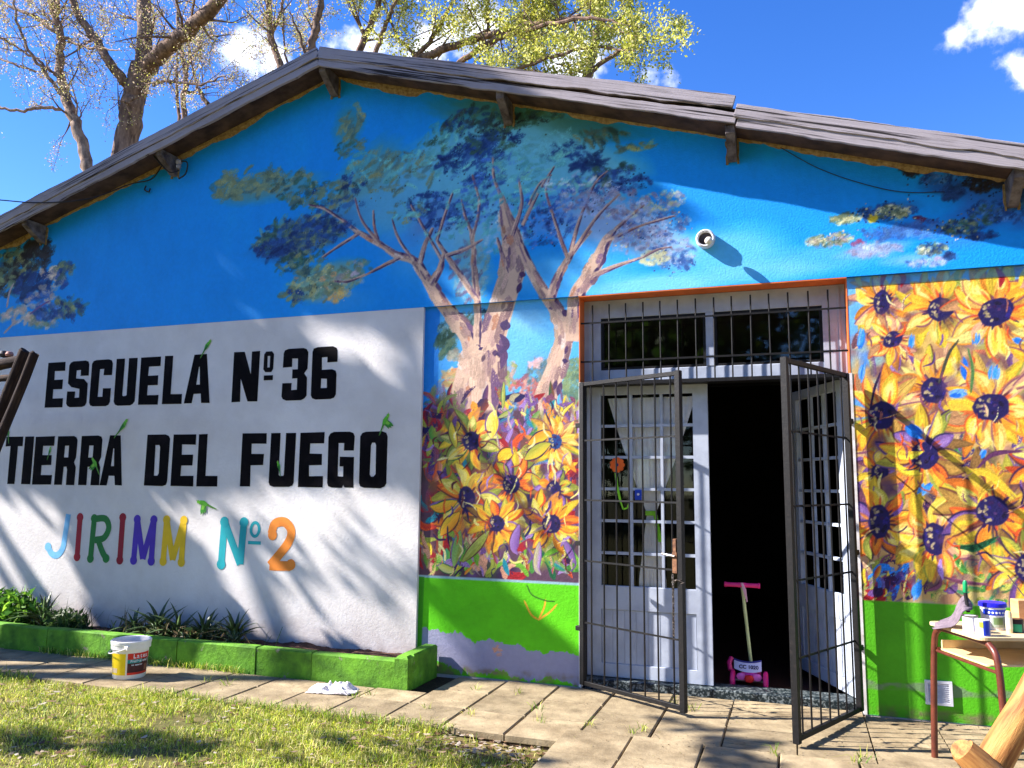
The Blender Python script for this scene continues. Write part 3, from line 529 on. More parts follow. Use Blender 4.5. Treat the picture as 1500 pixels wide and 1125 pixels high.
# crown at the right end
for a in [(1390,270,50,24,(30,76,150),.85,-20),(1440,300,60,50,(40,90,170),.75,0),(1330,338,60,22,(44,104,196),.8,5),(1300,310,50,16,(48,96,160),.6,10),(1280,366,60,14,(150,170,214),.7,5),(1400,350,50,26,(46,110,200),.6,0),(1500,300,60,50,(40,90,170),.7,0),(1340,380,60,14,(140,170,220),.6,0)]: cvU.haze(*a[:5],op=a[5],ang=a[6],seed=int(a[0])+2,brk=.5)
for a in [(1341,246,18,10,BK,60,9,5),(1445,262,28,22,BK,120,10,5),(1395,282,16,12,NV,50,8,40),(1380,258,30,12,NV+SB,40,8,20),(1300,310,44,12,NV+SB,110,6,15),(1241,321,22,7,CR+OL,50,6,10),(1308,311,24,11,CR+OL+[(190,180,70)],70,6,10),(1278,320,6,5,[(226,190,40)],12,5,20),(1346,322,6,6,[(90,30,60)],10,5,20),(1308,340,44,12,SB,50,9,10),(1356,335,34,14,SB,44,9,20),(1215,352,34,9,CR+OL+PG2,80,6,10),(1258,356,9,5,[(150,70,110)],8,5,0),(1280,366,40,10,LG,70,7,5),
          (1366,364,22,10,OL+NV+CR,70,6,5),(1392,376,9,6,NV,20,6,0),(1411,332,30,12,OL+NV+DG,90,6,0),(1440,345,20,8,NV,30,6,0),(1450,310,30,20,NV+SB+DG,70,7,10),(1490,300,30,30,SB+NV,60,9,10),(1360,385,30,7,LG+SB,36,6,0),(1540,300,40,40,SB+NV+OL,110,9,10)]: cvU.dabs(a[0],a[1],a[2],a[3],a[4],a[5],L=a[6],ang=a[7],w=3,dry=.42)
for a in [(1300,312,60,20,NV+SB+CR,420),(1220,350,50,14,CR+LG,200),(1400,330,60,30,NV+OL+CR,360),(1380,270,50,20,SB+NV,200),(1330,250,20,14,BK,80),(1440,270,40,36,BK+NV,260)]: cvU.speck(*a)
cvU.shift=False
TW=[([(735,290),(724,262),(722,230)],[4,3,1.5]),([(765,330),(792,276),(812,244)],[5,3,1.5]),([(840,368),(876,316),(908,284)],[5,3.5,1.5]),([(902,336),(924,316),(944,300)],[5,3,1.5]),([(888,354),(936,332),(988,316)],[5,3,1.5]),([(648,383),(622,336),(602,300)],[5,3,1.5]),([(640,352),(652,314),(664,280)],[4,3,1.5]),([(692,350),(702,300),(692,256)],[5,3,1.5]),([(500,322),(476,306),(452,300)],[3,2,1]),([(556,357),(530,322),(520,290)],[4,2.5,1]),([(606,382),(584,350),(574,320)],[4,3,1]),([(750,345),(764,300),(760,262)],[6,4,1.5]),([(808,311),(800,280),(806,258)],[3,2,1]),([(861,292),(872,268),(890,250)],[3,2,1]),([(941,377),(962,366),(984,362)],[3,2,1]),([(535,403),(510,412),(490,412)],[3,2,1])]
for pts,wd in LIMBS+TW: limb(cvU,pts,wd,n=int(12+len(pts)*7))
cvU.shift=True
for a in [(720,250,60,20,TE+SB,40,9,25),(690,290,40,16,TE+SB,30,8,30),(820,270,50,16,TE+LG,34,8,20),(600,310,30,14,TE+OL,20,8,25),(930,310,40,14,LG+CR,30,6,-5),(880,280,40,12,LG+SB,26,7,0),(690,320,30,14,SB+TE,16,6,30),(650,340,30,12,TE,10,6,30),(740,290,30,10,TE,14,7,30),(860,300,30,14,LG,20,6,0),(500,330,20,8,NV,14,6,0),(830,300,30,12,SB,16,6,30),(905,345,18,8,LG,14,5,0)]: cvU.dabs(a[0],a[1],a[2],a[3],a[4],a[5],L=a[6],ang=a[7],w=2.6,dry=.5)
# ---------------------------------------------------------------- materials of the place
M_mural=mat('mural_paint',(1,1,1,1),(.93,.93,.93,1),rough=.62,scale=26,attr=True,bump=.35,bscale=60,spec=.25)
M_white=mat('white_wall_paint',C(236,232,230,.92),C(222,217,214,.9),rough=.72,scale=2.2,bump=.3,bscale=42,stain=.07)
M_blue=mat('blue_wall_paint',C(28,136,238),C(22,120,220),rough=.7)
M_orange=mat('orange_reveal_paint',C(226,120,60),C(206,104,52),rough=.65,scale=6,bump=.15)
M_pale=mat('pale_door_paint',C(186,194,208,.9),C(158,166,184,.85),rough=.55,scale=5,bump=.12,bscale=30,detail=9,fac=(.4,.72))
M_jamb=mat('white_jamb_paint',C(232,228,226),C(196,188,184),rough=.6,scale=12,detail=9)
M_iron=mat('black_iron_paint',C(12,10,11),C(44,36,32),rough=.55,scale=30,detail=9,fac=(.55,.82),metal=.0,spec=.3,bump=.2,bscale=80)
M_steel=mat('worn_steel',C(150,144,140),C(90,76,66),rough=.4,metal=.8,scale=40)
M_rust=mat('rusty_steel',C(136,96,66),C(88,58,44),rough=.8,scale=40,bump=.3)
M_fascia=mat('weathered_board',C(176,167,172,.86),C(42,37,38),rough=.9,scale=4,stretch=(.22,10,14),detail=14,fac=(.525,.60),stain=.35,bump=.5,bscale=6)
M_soffit=mat('soffit_timber',C(92,70,56),C(52,38,32),rough=.9,scale=6)
M_purlin=mat('purlin_timber',C(122,112,110),C(64,54,52),rough=.85,scale=12,detail=9,bump=.5)
M_roof=mat('roof_sheet',C(96,98,102),C(70,70,74),rough=.6,metal=.4)
M_seal=mat('rough_mortar',C(176,148,96),C(128,100,60),rough=.95,scale=30,bump=1.0)
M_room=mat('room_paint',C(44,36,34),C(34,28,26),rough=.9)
M_terr=mat('terrazzo',C(112,120,120),C(22,34,38),rough=.5,scale=60,detail=2,fac=(.38,.52))
M_black=mat('black_letter_paint',C(13,10,13),C(34,28,33),rough=.8,scale=5,detail=11,fac=(.5,.8),bump=.25,spec=.08)
M_vent=mat('white_plastic',C(222,222,226),C(196,196,204),rough=.5)
M_glass=glass_mat()
# white panel: grime along the foot, scuffs
def white_panel_mat():
    m=M_white; n,l=m.node_tree.nodes,m.node_tree.links; b=n['Principled BSDF']; src=b.inputs['Base Color'].links[0].from_socket
    ge=n.new('ShaderNodeNewGeometry'); sp=n.new('ShaderNodeSeparateXYZ'); l.new(ge.outputs['Position'],sp.inputs[0])
    ns=n.new('ShaderNodeTexNoise'); ns.inputs['Scale'].default_value=7; ns.inputs['Detail'].default_value=9; l.new(ge.outputs['Position'],ns.inputs['Vector'])
    mr=n.new('ShaderNodeMapRange'); mr.inputs[1].default_value=.85; mr.inputs[2].default_value=.08; mr.inputs[3].default_value=0; mr.inputs[4].default_value=1; l.new(sp.outputs['Z'],mr.inputs[0])
    pw=n.new('ShaderNodeMath'); pw.operation='POWER'; pw.inputs[1].default_value=1.7; l.new(mr.outputs[0],pw.inputs[0])
    mu=n.new('ShaderNodeMath'); mu.operation='MULTIPLY'; l.new(pw.outputs[0],mu.inputs[0]); l.new(ns.outputs['Fac'],mu.inputs[1])
    mx=n.new('ShaderNodeMixRGB'); mx.inputs[2].default_value=C(140,116,104); l.new(mu.outputs[0],mx.inputs[0]); l.new(src,mx.inputs[1])
    n2=n.new('ShaderNodeTexNoise'); n2.inputs['Scale'].default_value=26; n2.inputs['Detail'].default_value=3; l.new(ge.outputs['Position'],n2.inputs['Vector'])
    m2=n.new('ShaderNodeMapRange'); m2.inputs[1].default_value=.74; m2.inputs[2].default_value=.80; m2.inputs[4].default_value=.35; l.new(n2.outputs['Fac'],m2.inputs[0])
    mz=n.new('ShaderNodeMixRGB'); mz.inputs[2].default_value=C(150,146,150); l.new(m2.outputs[0],mz.inputs[0]); l.new(mx.outputs[0],mz.inputs[1]); l.new(mz.outputs[0],b.inputs['Base Color'])
white_panel_mat()

def chips(m,col,lo,hi,scale,amt=1.0,stretch=None):
    n,l=m.node_tree.nodes,m.node_tree.links; b=n['Principled BSDF']; src=b.inputs['Base Color'].links[0].from_socket
    ge=n.new('ShaderNodeNewGeometry'); ns=n.new('ShaderNodeTexNoise'); ns.inputs['Scale'].default_value=scale; ns.inputs['Detail'].default_value=12; ns.inputs['Roughness'].default_value=.7; l.new(ge.outputs['Position'],ns.inputs['Vector'])
    mr=n.new('ShaderNodeMapRange'); mr.inputs[1].default_value=lo; mr.inputs[2].default_value=hi; mr.inputs[4].default_value=amt; l.new(ns.outputs['Fac'],mr.inputs[0])
    mx=n.new('ShaderNodeMixRGB'); mx.inputs[2].default_value=col; l.new(mr.outputs[0],mx.inputs[0]); l.new(src,mx.inputs[1]); l.new(mx.outputs[0],b.inputs['Base Color'])
chips(M_black,C(120,116,122),.70,.74,34,.7); chips(M_mural,C(196,190,190),.755,.775,30,.55); chips(M_jamb,C(120,96,80),.6,.66,14,.7); chips(M_pale,C(120,112,112),.69,.72,16,.8)
# ---------------------------------------------------------------- the school building
XL,XR=-8.6,2.3; DX0,DX1,DZ=-1.573,0.400,2.995; PX=-2.93; RY=0.03; DY=0.20
school=thing('school_building','blue gabled school with black lettering, tree and sunflower murals','building',loc=(-3.9,0,0))
upper=cvU.mesh('upper_wall',M_mural,school,keep=lambda X,Z: Z<=eave(X)+.03)
upper['label']='blue upper wall painted with spreading tree crowns'
mb=MB(); mb.prism([(XL,3.0),(XR,3.0),(XR,float(eave(XR))+.03),(XA,ZA+.03),(XL,float(eave(XL))+.03)],.003,.25); mb.build('wall_core',M_blue,school)
mb=MB(); mb.box(XL,PX,0,.25,-.05,2.9985); sign=mb.build('sign_wall',M_white,school); sign['label']='white wall panel with black school lettering and painted green birds'
pl=cvL.mesh('mural_panel',M_mural,school); pl['label']='narrow mural panel with tree trunks and sunflowers over green dado'
pr=cvR.mesh('mural_panel',M_mural,school); pr['label']='mural panel crowded with big yellow sunflowers over green dado'
mb=MB(); mb.box(PX+.002,DX0-.0,RY+.002,.25,-.05,2.998); mb.build('wall_core',M_white,school)
mb=MB(); mb.box(DX1,XR,RY+.002,.25,-.05,2.998); mb.build('wall_core',M_white,school)
# reveals of the door opening
mb=MB(); mb.box(DX0+.0005,DX1-.0005,.0005,.19,DZ-.004,2.9978); mb.build('lintel_reveal',M_orange,school)
mb=MB(); mb.box(DX0-.002,DX0+.006,RY-.002,.19,2.31,DZ-.004); mb.build('upper_reveal',M_orange,school)
mb=MB(); mb.box(DX1-.006,DX1+.002,RY-.002,.19,2.31,DZ-.004); mb.build('upper_reveal',M_orange,school)
mb=MB(); mb.box(DX0-.004,DX0+.012,RY-.004,.19,0,2.31); mb.build('door_jamb',M_jamb,school)
mb=MB(); mb.box(DX1-.012,DX1+.010,RY-.004,.19,0,2.31); mb.build('door_jamb',M_jamb,school)
mb=MB(); mb.box(DX0+.012,DX1-.012,.03,.20,2.285,2.312); mb.build('steel_header',M_iron,school)
mb=MB(); mb.box(DX0+.012,DX1-.012,.10,.32,-.04,.055,ch=.006); mb.build('threshold',M_terr,school)
# transom frame and its two fixed windows
fr=MB(); y0,y1=.165,.225
for x0,x1,z0,z1 in ((DX0+.008,-1.43,2.314,2.99),(.235,DX1-.008,2.314,2.99),(-1.43,.235,2.84,2.99),(-1.43,.235,2.314,2.42),(-.605,-.545,2.42,2.84)): fr.box(x0,x1,y0+(.004 if z1-z0<.3 else 0),y1,z0,z1,ch=.004)
for x in (DX0+.045,DX1-.05): fr.box(x-.006,x+.006,y0-.008,y0,2.33,2.97)
fr.build('transom_frame',M_pale,school)
for x0,x1 in ((-1.43,-.605),(-.545,.235)):
    w=MB()
    for a,b,c,d in ((x0,x0+.022,2.42,2.84),(x1-.022,x1,2.42,2.84),(x0+.022,x1-.022,2.42,2.44),(x0+.022,x1-.022,2.82,2.84)): w.box(a,b,.175,.215,c,d)
    wo_=w.build('transom_window',M_iron,school); g=MB(); g.box(x0+.02,x1-.02,.193,.197,2.44,2.82); g.build('pane',M_glass,wo_)
# door leaves: local frame, hinge at x=0
LW,LH=.945,2.235
def leaf(loc,rz,label):
    m=MB(); t=.02
    for x0,x1,z0,z1 in ((0,.112,0,LH),(LW-.112,LW,0,LH),(.112,LW-.112,LH-.075,LH),(.112,LW-.112,.50,.68),(.112,LW-.112,0,.10)): m.box(x0,x1,-t,t,z0,z1,ch=.003)
    d=m.build('door',M_pale,None); d.parent=school; d.matrix_parent_inverse=school.matrix_basis.inverted(); d.location=loc; d.rotation_euler=(0,0,rz); d['label']=label
    gx0,gx1,gz0,gz1=.112,LW-.112,.68,LH-.075
    for k in (1,2):
        x=gx0+(gx1-gx0)*k/3; q=MB(); q.box(x-.011,x+.011,-.016,.016,gz0,gz1); q.build('muntin',M_pale,d)
    for k in range(1,6):
        z=gz0+(gz1-gz0)*k/6; q=MB(); q.box(gx0,gx1,-.0135,.0135,z-.011,z+.011); q.build('muntin',M_pale,d)
    q=MB(); w,h=(gx1-gx0)/3,(gz1-gz0)/6; q.add([(0,0,0),(w,0,0),(w,0,h),(0,0,h)],[(0,1,2,3)]); me=None
    for i in range(3):
        for j in range(6):
            if me is None: o=q.build('pane',M_glass,d); me=o.data
            else: o=link(bpy.data.objects.new('pane',me),d)
            o.location=(gx0+i*w,0,gz0+j*h); o.rotation_euler=(random.uniform(-.004,.004),0,random.uniform(-.004,.004))
    me=None; n=8; w=(gx1-gx0)/n
    for i in range(n):
        if me is None: q=MB(); q.box(.004,w-.004,-.010,.010,.10,.50,ch=.004); o=q.build('panel_board',M_pale,d); me=o.data
        else: o=link(bpy.data.objects.new('panel_board',me),d)
        o.location=(gx0+i*w,0,0)
    q=MB(); q.box(gx0+.005,gx1-.005,-.006,.006,.09,.51); q.build('panel_back',M_pale,d)
    return d
leaf((DX0+.022,DY,.06),0,'closed half-glazed door leaf with white curtain behind it')
leaf((DX1-.028,DY,.06),math.pi-math.radians(67),'half-glazed door leaf swung open into the dark room')
# the room behind
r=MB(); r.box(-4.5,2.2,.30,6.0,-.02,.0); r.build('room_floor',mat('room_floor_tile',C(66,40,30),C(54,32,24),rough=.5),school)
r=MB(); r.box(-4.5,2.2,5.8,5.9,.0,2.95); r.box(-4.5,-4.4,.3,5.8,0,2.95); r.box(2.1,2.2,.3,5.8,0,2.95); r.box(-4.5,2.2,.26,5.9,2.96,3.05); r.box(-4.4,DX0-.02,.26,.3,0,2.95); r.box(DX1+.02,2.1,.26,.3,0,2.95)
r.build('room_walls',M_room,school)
r=MB(); r.box(XL,XL+.2,.25,7,0,3.7); r.build('side_wall',M_white,school)
r=MB(); r.box(XR-.2,XR,.25,7,0,3.2); r.build('side_wall',M_white,school)
# roof, fascia boards, purlin ends, mortar
rf=MB(); e0=.022
for s_,xe in ((-1,XL-.35),(1,XR+.35)):
    ze=float(ZA-SLOPE*abs(xe-XA)); pts=[(XA,ZA+e0),(xe,ze+e0),(xe,ze+.13),(XA,ZA+.13)]
    rf.prism(pts if s_<0 else pts[::-1],-.245,7.2)
roof=rf.build('roof',M_soffit,school)
cs=MB()
for s_ in (-1,1):                                     # corrugated sheet on top
    L=5.2 if s_<0 else 6.7; 
    for i in range(int(8.0/.076)):
        y=-.285+i*.076; z0=.134+(.014 if i%2 else 0); z1=.134+(0 if i%2 else .014)
        cs.add([(XA,y,ZA+z0),(XA+s_*L,y,ZA-SLOPE*L+z0),(XA+s_*L,y+.076,ZA-SLOPE*L+z1),(XA,y+.076,ZA+z1)],[(0,1,2,3)])
cs.build('roof_sheet',M_roof,roof)
def board(name,a,b,th,h,m,parent,seed,jit=.004,off=0):
    a,b=Vector(a),Vector(b); d=b-a; L=d.length; n=max(4,int(L/.06)); r=np.random.default_rng(seed); mbb=MB(); vs=[]
    ju=np.convolve(r.normal(0,1,n+5),np.ones(5)/5,'same')[:n+1]*jit*2; jl=np.convolve(r.normal(0,1,n+5),np.ones(3)/3,'same')[:n+1]*jit*2
    for i in range(n+1):
        x=L*i/n; vs += [(x,-th/2,-h/2+jl[i]),(x,th/2,-h/2+jl[i]),(x,th/2,h/2+ju[i]),(x,-th/2,h/2+ju[i])]
    fs=[(0,1,2,3),(4*n+3,4*n+2,4*n+1,4*n)]
    for i in range(n):
        for k in range(4): p=4*i+k; q=4*i+(k+1)%4; fs.append((p,p+4,q+4,q))
    mbb.add(vs,fs); o=mbb.build(name,m,parent,bevel=.003)
    o.location=a; o.rotation_euler=(0,-math.atan2(d.z,d.x),0); return o
FY=-.275
def fz(x,k): return ZA-SLOPE*abs(x-XA)+k
xl,xr=XL-.35,XR+.35
board('fascia_board',(xl,FY,fz(xl,.118)),(XA-.002,FY,fz(XA,.118)),.03,.100,M_fascia,school,1)
board('fascia_board',(xl,FY+.010,fz(xl,.030)),(XA-.002,FY+.010,fz(XA,.030)),.028,.070,M_fascia,school,2)
xb=-.323
o=board('fascia_board',(XA+.002,FY,fz(XA,.118)),(xb,FY-.004,fz(xb,.188)),.03,.104,M_fascia,school,3); o['label']='lifting fascia board ending in a step above the door'
board('fascia_board',(xb+.006,FY,fz(xb,.120)),(xr,FY,fz(xr,.128)),.03,.100,M_fascia,school,4)
board('fascia_board',(XA+.002,FY+.010,fz(XA,.030)),(xb+.01,FY+.010,fz(xb,.062)),.028,.074,M_fascia,school,5)
board('fascia_board',(xb+.016,FY+.010,fz(xb,.034)),(xr,FY+.010,fz(xr,.042)),.028,.070,M_fascia,school,6)
for i,x in enumerate((-3.88,-2.17,-.36,1.45,-5.68,-7.37)):
    e=float(eave(x))+.02; w=.034; yz=[(0.0,e-.19),(-.05,e-.185),(-.24,e-.06),(-.245,e+.0),(0,e)]
    vs=[(x-w,y,z) for y,z in yz]+[(x+w,y,z) for y,z in yz]; n=5
    q=MB(); q.add(vs,[tuple(range(n)),tuple(range(2*n-1,n-1,-1))]+[(k,k+n,(k+1)%n+n,(k+1)%n) for k in range(n)]); q.build('purlin_end',M_purlin,school,bevel=.004)
    q=MB(); rr=random.Random(i)                      # mortar collar round the timber
    for s_ in (-1,1):
        zs=np.linspace(e-.205,e-.02,7); pts=[(x+s_*.032,z) for z in zs]+[(x+s_*(.042+rr.random()*.012),z) for z in zs[::-1]]
        q.prism(pts if s_>0 else pts[::-1],-.012,.002)
    q.build('mortar_collar',M_seal,school)
def mortar(x0,x1,seed):
    q=MB(); xs=np.arange(x0,x1,.018); n=vnoise(xs*2.2,xs*0+seed,seed,4); n2=vnoise(xs*16,xs*0+seed,seed+3,2)
    lo=.0+np.clip(n-.40,0,1)*.16+.026*n2
    vs=[]
    for i,x in enumerate(xs):
        e=float(eave(x))+.022; l=max(.004,float(lo[i])); vs += [(x,-.022,e),(x,-.02,e-l*.5),(x,-.001,e-l)]
    fs=[]
    for i in range(len(xs)-1):
        for k in range(2): a=3*i+k; fs.append((a,a+1,a+4,a+3))
    q.add(vs,fs); return q.build('mortar_edge',M_seal,school)
mortar(XL,XA,3); mortar(XA,XR,9)

# ---------------------------------------------------------------- lettering (each letter a mesh of paint on the white wall)
c_,k_,t_=.2,.085,.42
GL={'E':[[(0,0),(1,0),(1,.2),(t_,.2),(t_,.4),(.92,.4),(.92,.61),(t_,.61),(t_,.8),(1,.8),(1,1),(0,1)]],
'F':[[(0,0),(t_,0),(t_,.4),(.92,.4),(.92,.61),(t_,.61),(t_,.8),(1,.8),(1,1),(0,1)]],'L':[[(0,0),(1,0),(1,.2),(t_,.2),(t_,1),(0,1)]],
'T':[[(.28,0),(.72,0),(.72,.8),(1,.8),(1,1),(0,1),(0,.8),(.28,.8)]],'I':[[(0,0),(1,0),(1,1),(0,1)]],
'S':[[(c_,0),(1-c_,0),(1-.06,.025),(1,k_),(1,.5),(1-c_,.6),(.40,.62),(.40,.8),(.6,.8),(.6,.67),(1,.67),(1,1-k_),(.94,.975),(1-c_,1),(c_,1),(.06,.975),(0,1-k_),(0,.52),(c_,.43),(.6,.39),(.6,.2),(.4,.2),(.4,.34),(0,.34),(0,k_),(.06,.025)]],
'C':[[(c_,0),(1-c_,0),(.94,.025),(1,k_),(1,.38),(.6,.38),(.6,.2),(.4,.2),(.4,.8),(.6,.8),(.6,.66),(1,.66),(1,1-k_),(.94,.975),(1-c_,1),(c_,1),(.06,.975),(0,1-k_),(0,k_),(.06,.025)]],
'U':[[(c_,0),(1-c_,0),(.94,.025),(1,k_),(1,1),(.6,1),(.6,.22),(.56,.2),(.44,.2),(.4,.22),(.4,1),(0,1),(0,k_),(.06,.025)]],
'A':[[(0,0),(.32,0),(.37,.19),(.63,.19),(.68,0),(1,0),(.79,1),(.30,1)],[(.44,.38),(.59,.38),(.53,.74),(.50,.74)]],
'N':[[(0,0),(.32,0),(.32,.46),(.60,0),(1,0),(1,1),(.68,1),(.68,.54),(.40,1),(0,1)]],
'3':[[(c_,0),(1-c_,0),(.94,.025),(1,k_),(1,.42),(.88,.51),(1,.6),(1,1-k_),(.94,.975),(1-c_,1),(c_,1),(.06,.975),(0,1-k_),(0,.64),(.38,.64),(.38,.8),(.6,.8),(.6,.59),(.4,.59),(.4,.42),(.6,.42),(.6,.2),(.38,.2),(.38,.33),(0,.33),(0,k_),(.06,.025)]],
'6':[[(c_,0),(1-c_,0),(.94,.025),(1,k_),(1,.47),(.94,.53),(1-c_,.56),(.4,.56),(.4,.8),(.6,.8),(.6,.7),(1,.7),(1,1-k_),(.94,.975),(1-c_,1),(c_,1),(.06,.975),(0,1-k_),(0,k_),(.06,.025)],[(.4,.21),(.62,.21),(.62,.39),(.4,.39)]],
'R':[[(0,0),(.40,0),(.40,.37),(.55,.37),(.6,.31),(.6,0),(1,0),(1,.36),(.9,.46),(1,.56),(1,1-k_),(.94,.975),(1-c_,1),(0,1)],[(.40,.56),(.6,.56),(.6,.8),(.40,.8)]],
'D':[[(0,0),(1-c_,0),(.94,.025),(1,k_),(1,1-k_),(.94,.975),(1-c_,1),(0,1)],[(.40,.2),(.56,.2),(.6,.24),(.6,.76),(.56,.8),(.40,.8)]],
'G':[[(c_,0),(.58,0),(.64,.05),(.68,0),(1,0),(1,.55),(.46,.55),(.46,.38),(.6,.38),(.6,.2),(.4,.2),(.4,.8),(.6,.8),(.6,.66),(1,.66),(1,1-k_),(.94,.975),(1-c_,1),(c_,1),(.06,.975),(0,1-k_),(0,k_),(.06,.025)]],
'O':[[(c_,0),(1-c_,0),(.94,.025),(1,k_),(1,1-k_),(.94,.975),(1-c_,1),(c_,1),(.06,.975),(0,1-k_),(0,k_),(.06,.025)],[(.40,.24),(.46,.2),(.54,.2),(.60,.24),(.60,.76),(.54,.8),(.46,.8),(.40,.76)]]}
GL['o']=[[(c_,0),(1-c_,0),(1,.14),(1,.86),(1-c_,1),(c_,1),(0,.86),(0,.14)],[(.38,.22),(.62,.22),(.62,.78),(.38,.78)]]
def put_letter(ch,x0,x1,z0,z1,m,y=-.002):
    loops=[[(x0+(x1-x0)*(u+random.uniform(-.012,.012)),z0+(z1-z0)*(v+random.uniform(-.005,.005))) for u,v in lp] for lp in GL[ch]]
    q=MB(); q.poly(loops,y); return q.build('letter',m,sign)
def lx(px,py): return W(px,py)[0]
def cw(x,y): return (x/4.018, 460+y/4.018)           # crop coordinates used while measuring
for ch,a,b in (('E',275,378),('S',400,518),('C',534,657),('U',677,800),('E',822,938),('L',962,1077),('A',1090,1240)):
    p0=cw(a,415); p1=cw(b,410); z0=W(*cw((a+b)/2,{'E':545}.get(ch,540)))[1]; put_letter(ch,lx(*p0),lx(*p1),2.235,2.70,M_black)
for ch,a,b in (('N',168,320),('3',459,604),('6',629,778)): put_letter(ch,lx(300+a/4.018,545),lx(300+b/4.018,545),2.235,2.70 if ch=='N' else 2.705,M_black)
put_letter('o',lx(386.6,530),lx(401,530),2.50,2.69,M_black); put_letter('I',lx(386.6,553),lx(400,553),2.425,2.47,M_black)
for ch,a,b in (('T',26,126),('I',136,190),('E',200,312),('R',330,448),('R',470,594),('A',598,728),('D',857,993),('E',1012,1146),('L',1163,1287)): put_letter(ch,lx(*cw(a,870)),lx(*cw(b,870)),1.463,1.945,M_black)
for ch,a,b in (('F',213,358),('U',382,530),('E',556,700),('G',724,878),('O',911,1072)): put_letter(ch,lx(300+a/4.018,675),lx(300+b/4.018,675),1.467,1.945,M_black)
def flat_stroke(q,path,w,y):
    p=catmull(path,5); L=[];R=[]
    for i in range(len(p)):
        d=p[min(i+1,len(p)-1)]-p[max(i-1,0)]; d=d/np.linalg.norm(d); nn=np.array([-d[1],d[0]]); ww=w if not hasattr(w,'__len__') else np.interp(i/(len(p)-1),np.linspace(0,1,len(w)),w)
        L.append(tuple(p[i]+nn*ww/2)); R.append(tuple(p[i]-nn*ww/2))
    q.poly([R+L[::-1]],y)
def disc(q,c,r,y): q.poly([[(c[0]+r*math.cos(a),c[1]+r*math.sin(a)) for a in np.linspace(0,6.283,14,endpoint=False)]],y)
SL={'J':([[(.92,1),(.84,.5),(.78,.22),(.55,.06),(.28,.1),(.12,.26)]],[(.12,.24)]),'I':([[(.5,0.03),(.5,.97)]],[(.5,.04),(.5,.96)]),
'R':([[(.18,.03),(.22,.97)],[(.22,.94),(.7,.95),(.88,.75),(.7,.52),(.3,.46)],[(.45,.48),(.68,.2),(.88,.05)]],[(.18,.04),(.22,.95),(.86,.06)]),
'M':([[(.12,.03),(.16,.96)],[(.16,.96),(.5,.08)],[(.5,.08),(.86,.96)],[(.86,.96),(.86,.03)]],[(.12,.04),(.16,.95),(.86,.04),(.86,.95)]),
'N':([[(.14,.03),(.18,.96)],[(.18,.96),(.84,.06)],[(.84,.06),(.9,.96)]],[(.14,.04),(.18,.95),(.9,.95)]),
'2':([[(.14,.72),(.25,.93),(.6,.97),(.84,.8),(.76,.56),(.4,.26),(.14,.07)],[(.12,.07),(.88,.08)]],[(.18,.70),(.88,.11)])}
def put_round(ch,x0,x1,z0,z1,col,i,wd=.052):
    m=mat('letter_paint_%d'%i,C(*col),C(*[c*.92 for c in col]),rough=.6,scale=7,bump=.12); q=MB(); y=-.0016
    for st in SL[ch][0]:
        y-=.0003; flat_stroke(q,[(x0+(x1-x0)*u,z0+(z1-z0)*v) for u,v in st],wd*(1.15 if ch in '2' else 1),y)
    for u,v in SL[ch][1]: y-=.0003; disc(q,(x0+(x1-x0)*u,z0+(z1-z0)*v),wd*.66,y)
    return q.build('letter',m,sign)
def row3(x): return x/3.261
for i,(ch,a,b,yt,yb,col) in enumerate((('J',222,328,172,382,(120,190,236)),('I',350,402,180,386,(172,22,50)),('R',420,530,184,396,(28,124,54)),('I',552,608,180,402,(150,4,40)),('M',632,746,188,405,(78,48,180)),('M',772,890,190,410,(242,198,30)),('N',1044,1174,200,424,(26,168,178)),('2',1276,1410,204,438,(242,142,52)))):
    xm=(a+b)/2; ym=(yt+yb)/2; x0,x1=lx(row3(a),700+row3(ym)),lx(row3(b),700+row3(ym)); z1=W(row3(xm),700+row3(yt))[1]; z0=W(row3(xm),700+row3(yb))[1]
    put_round(ch,x0,x1,z0,z1,col,i,wd=.072 if ch in 'N2' else .064)
mt=MATS['letter_paint_6']; q=MB(); x0,z1=W(row3(1195),700+row3(205)); x1,z0=W(row3(1243),700+row3(288)); cxx,czz,aa,bb=(x0+x1)/2,(z0+z1)/2,(x1-x0)/2,(z1-z0)/2
q.poly([[(cxx+aa*math.cos(t),czz+bb*math.sin(t)) for t in np.linspace(0,6.283,20,endpoint=False)],[(cxx+aa*.5*math.cos(t),czz+bb*.62*math.sin(t)) for t in np.linspace(0,6.283,16,endpoint=False)]],-.002)
zb=W(row3(1218),700+row3(310))[1]; flat_stroke(q,[(x0-.01,zb),(x1+.01,zb)],.03,-.002); q.build('letter',mt,sign)
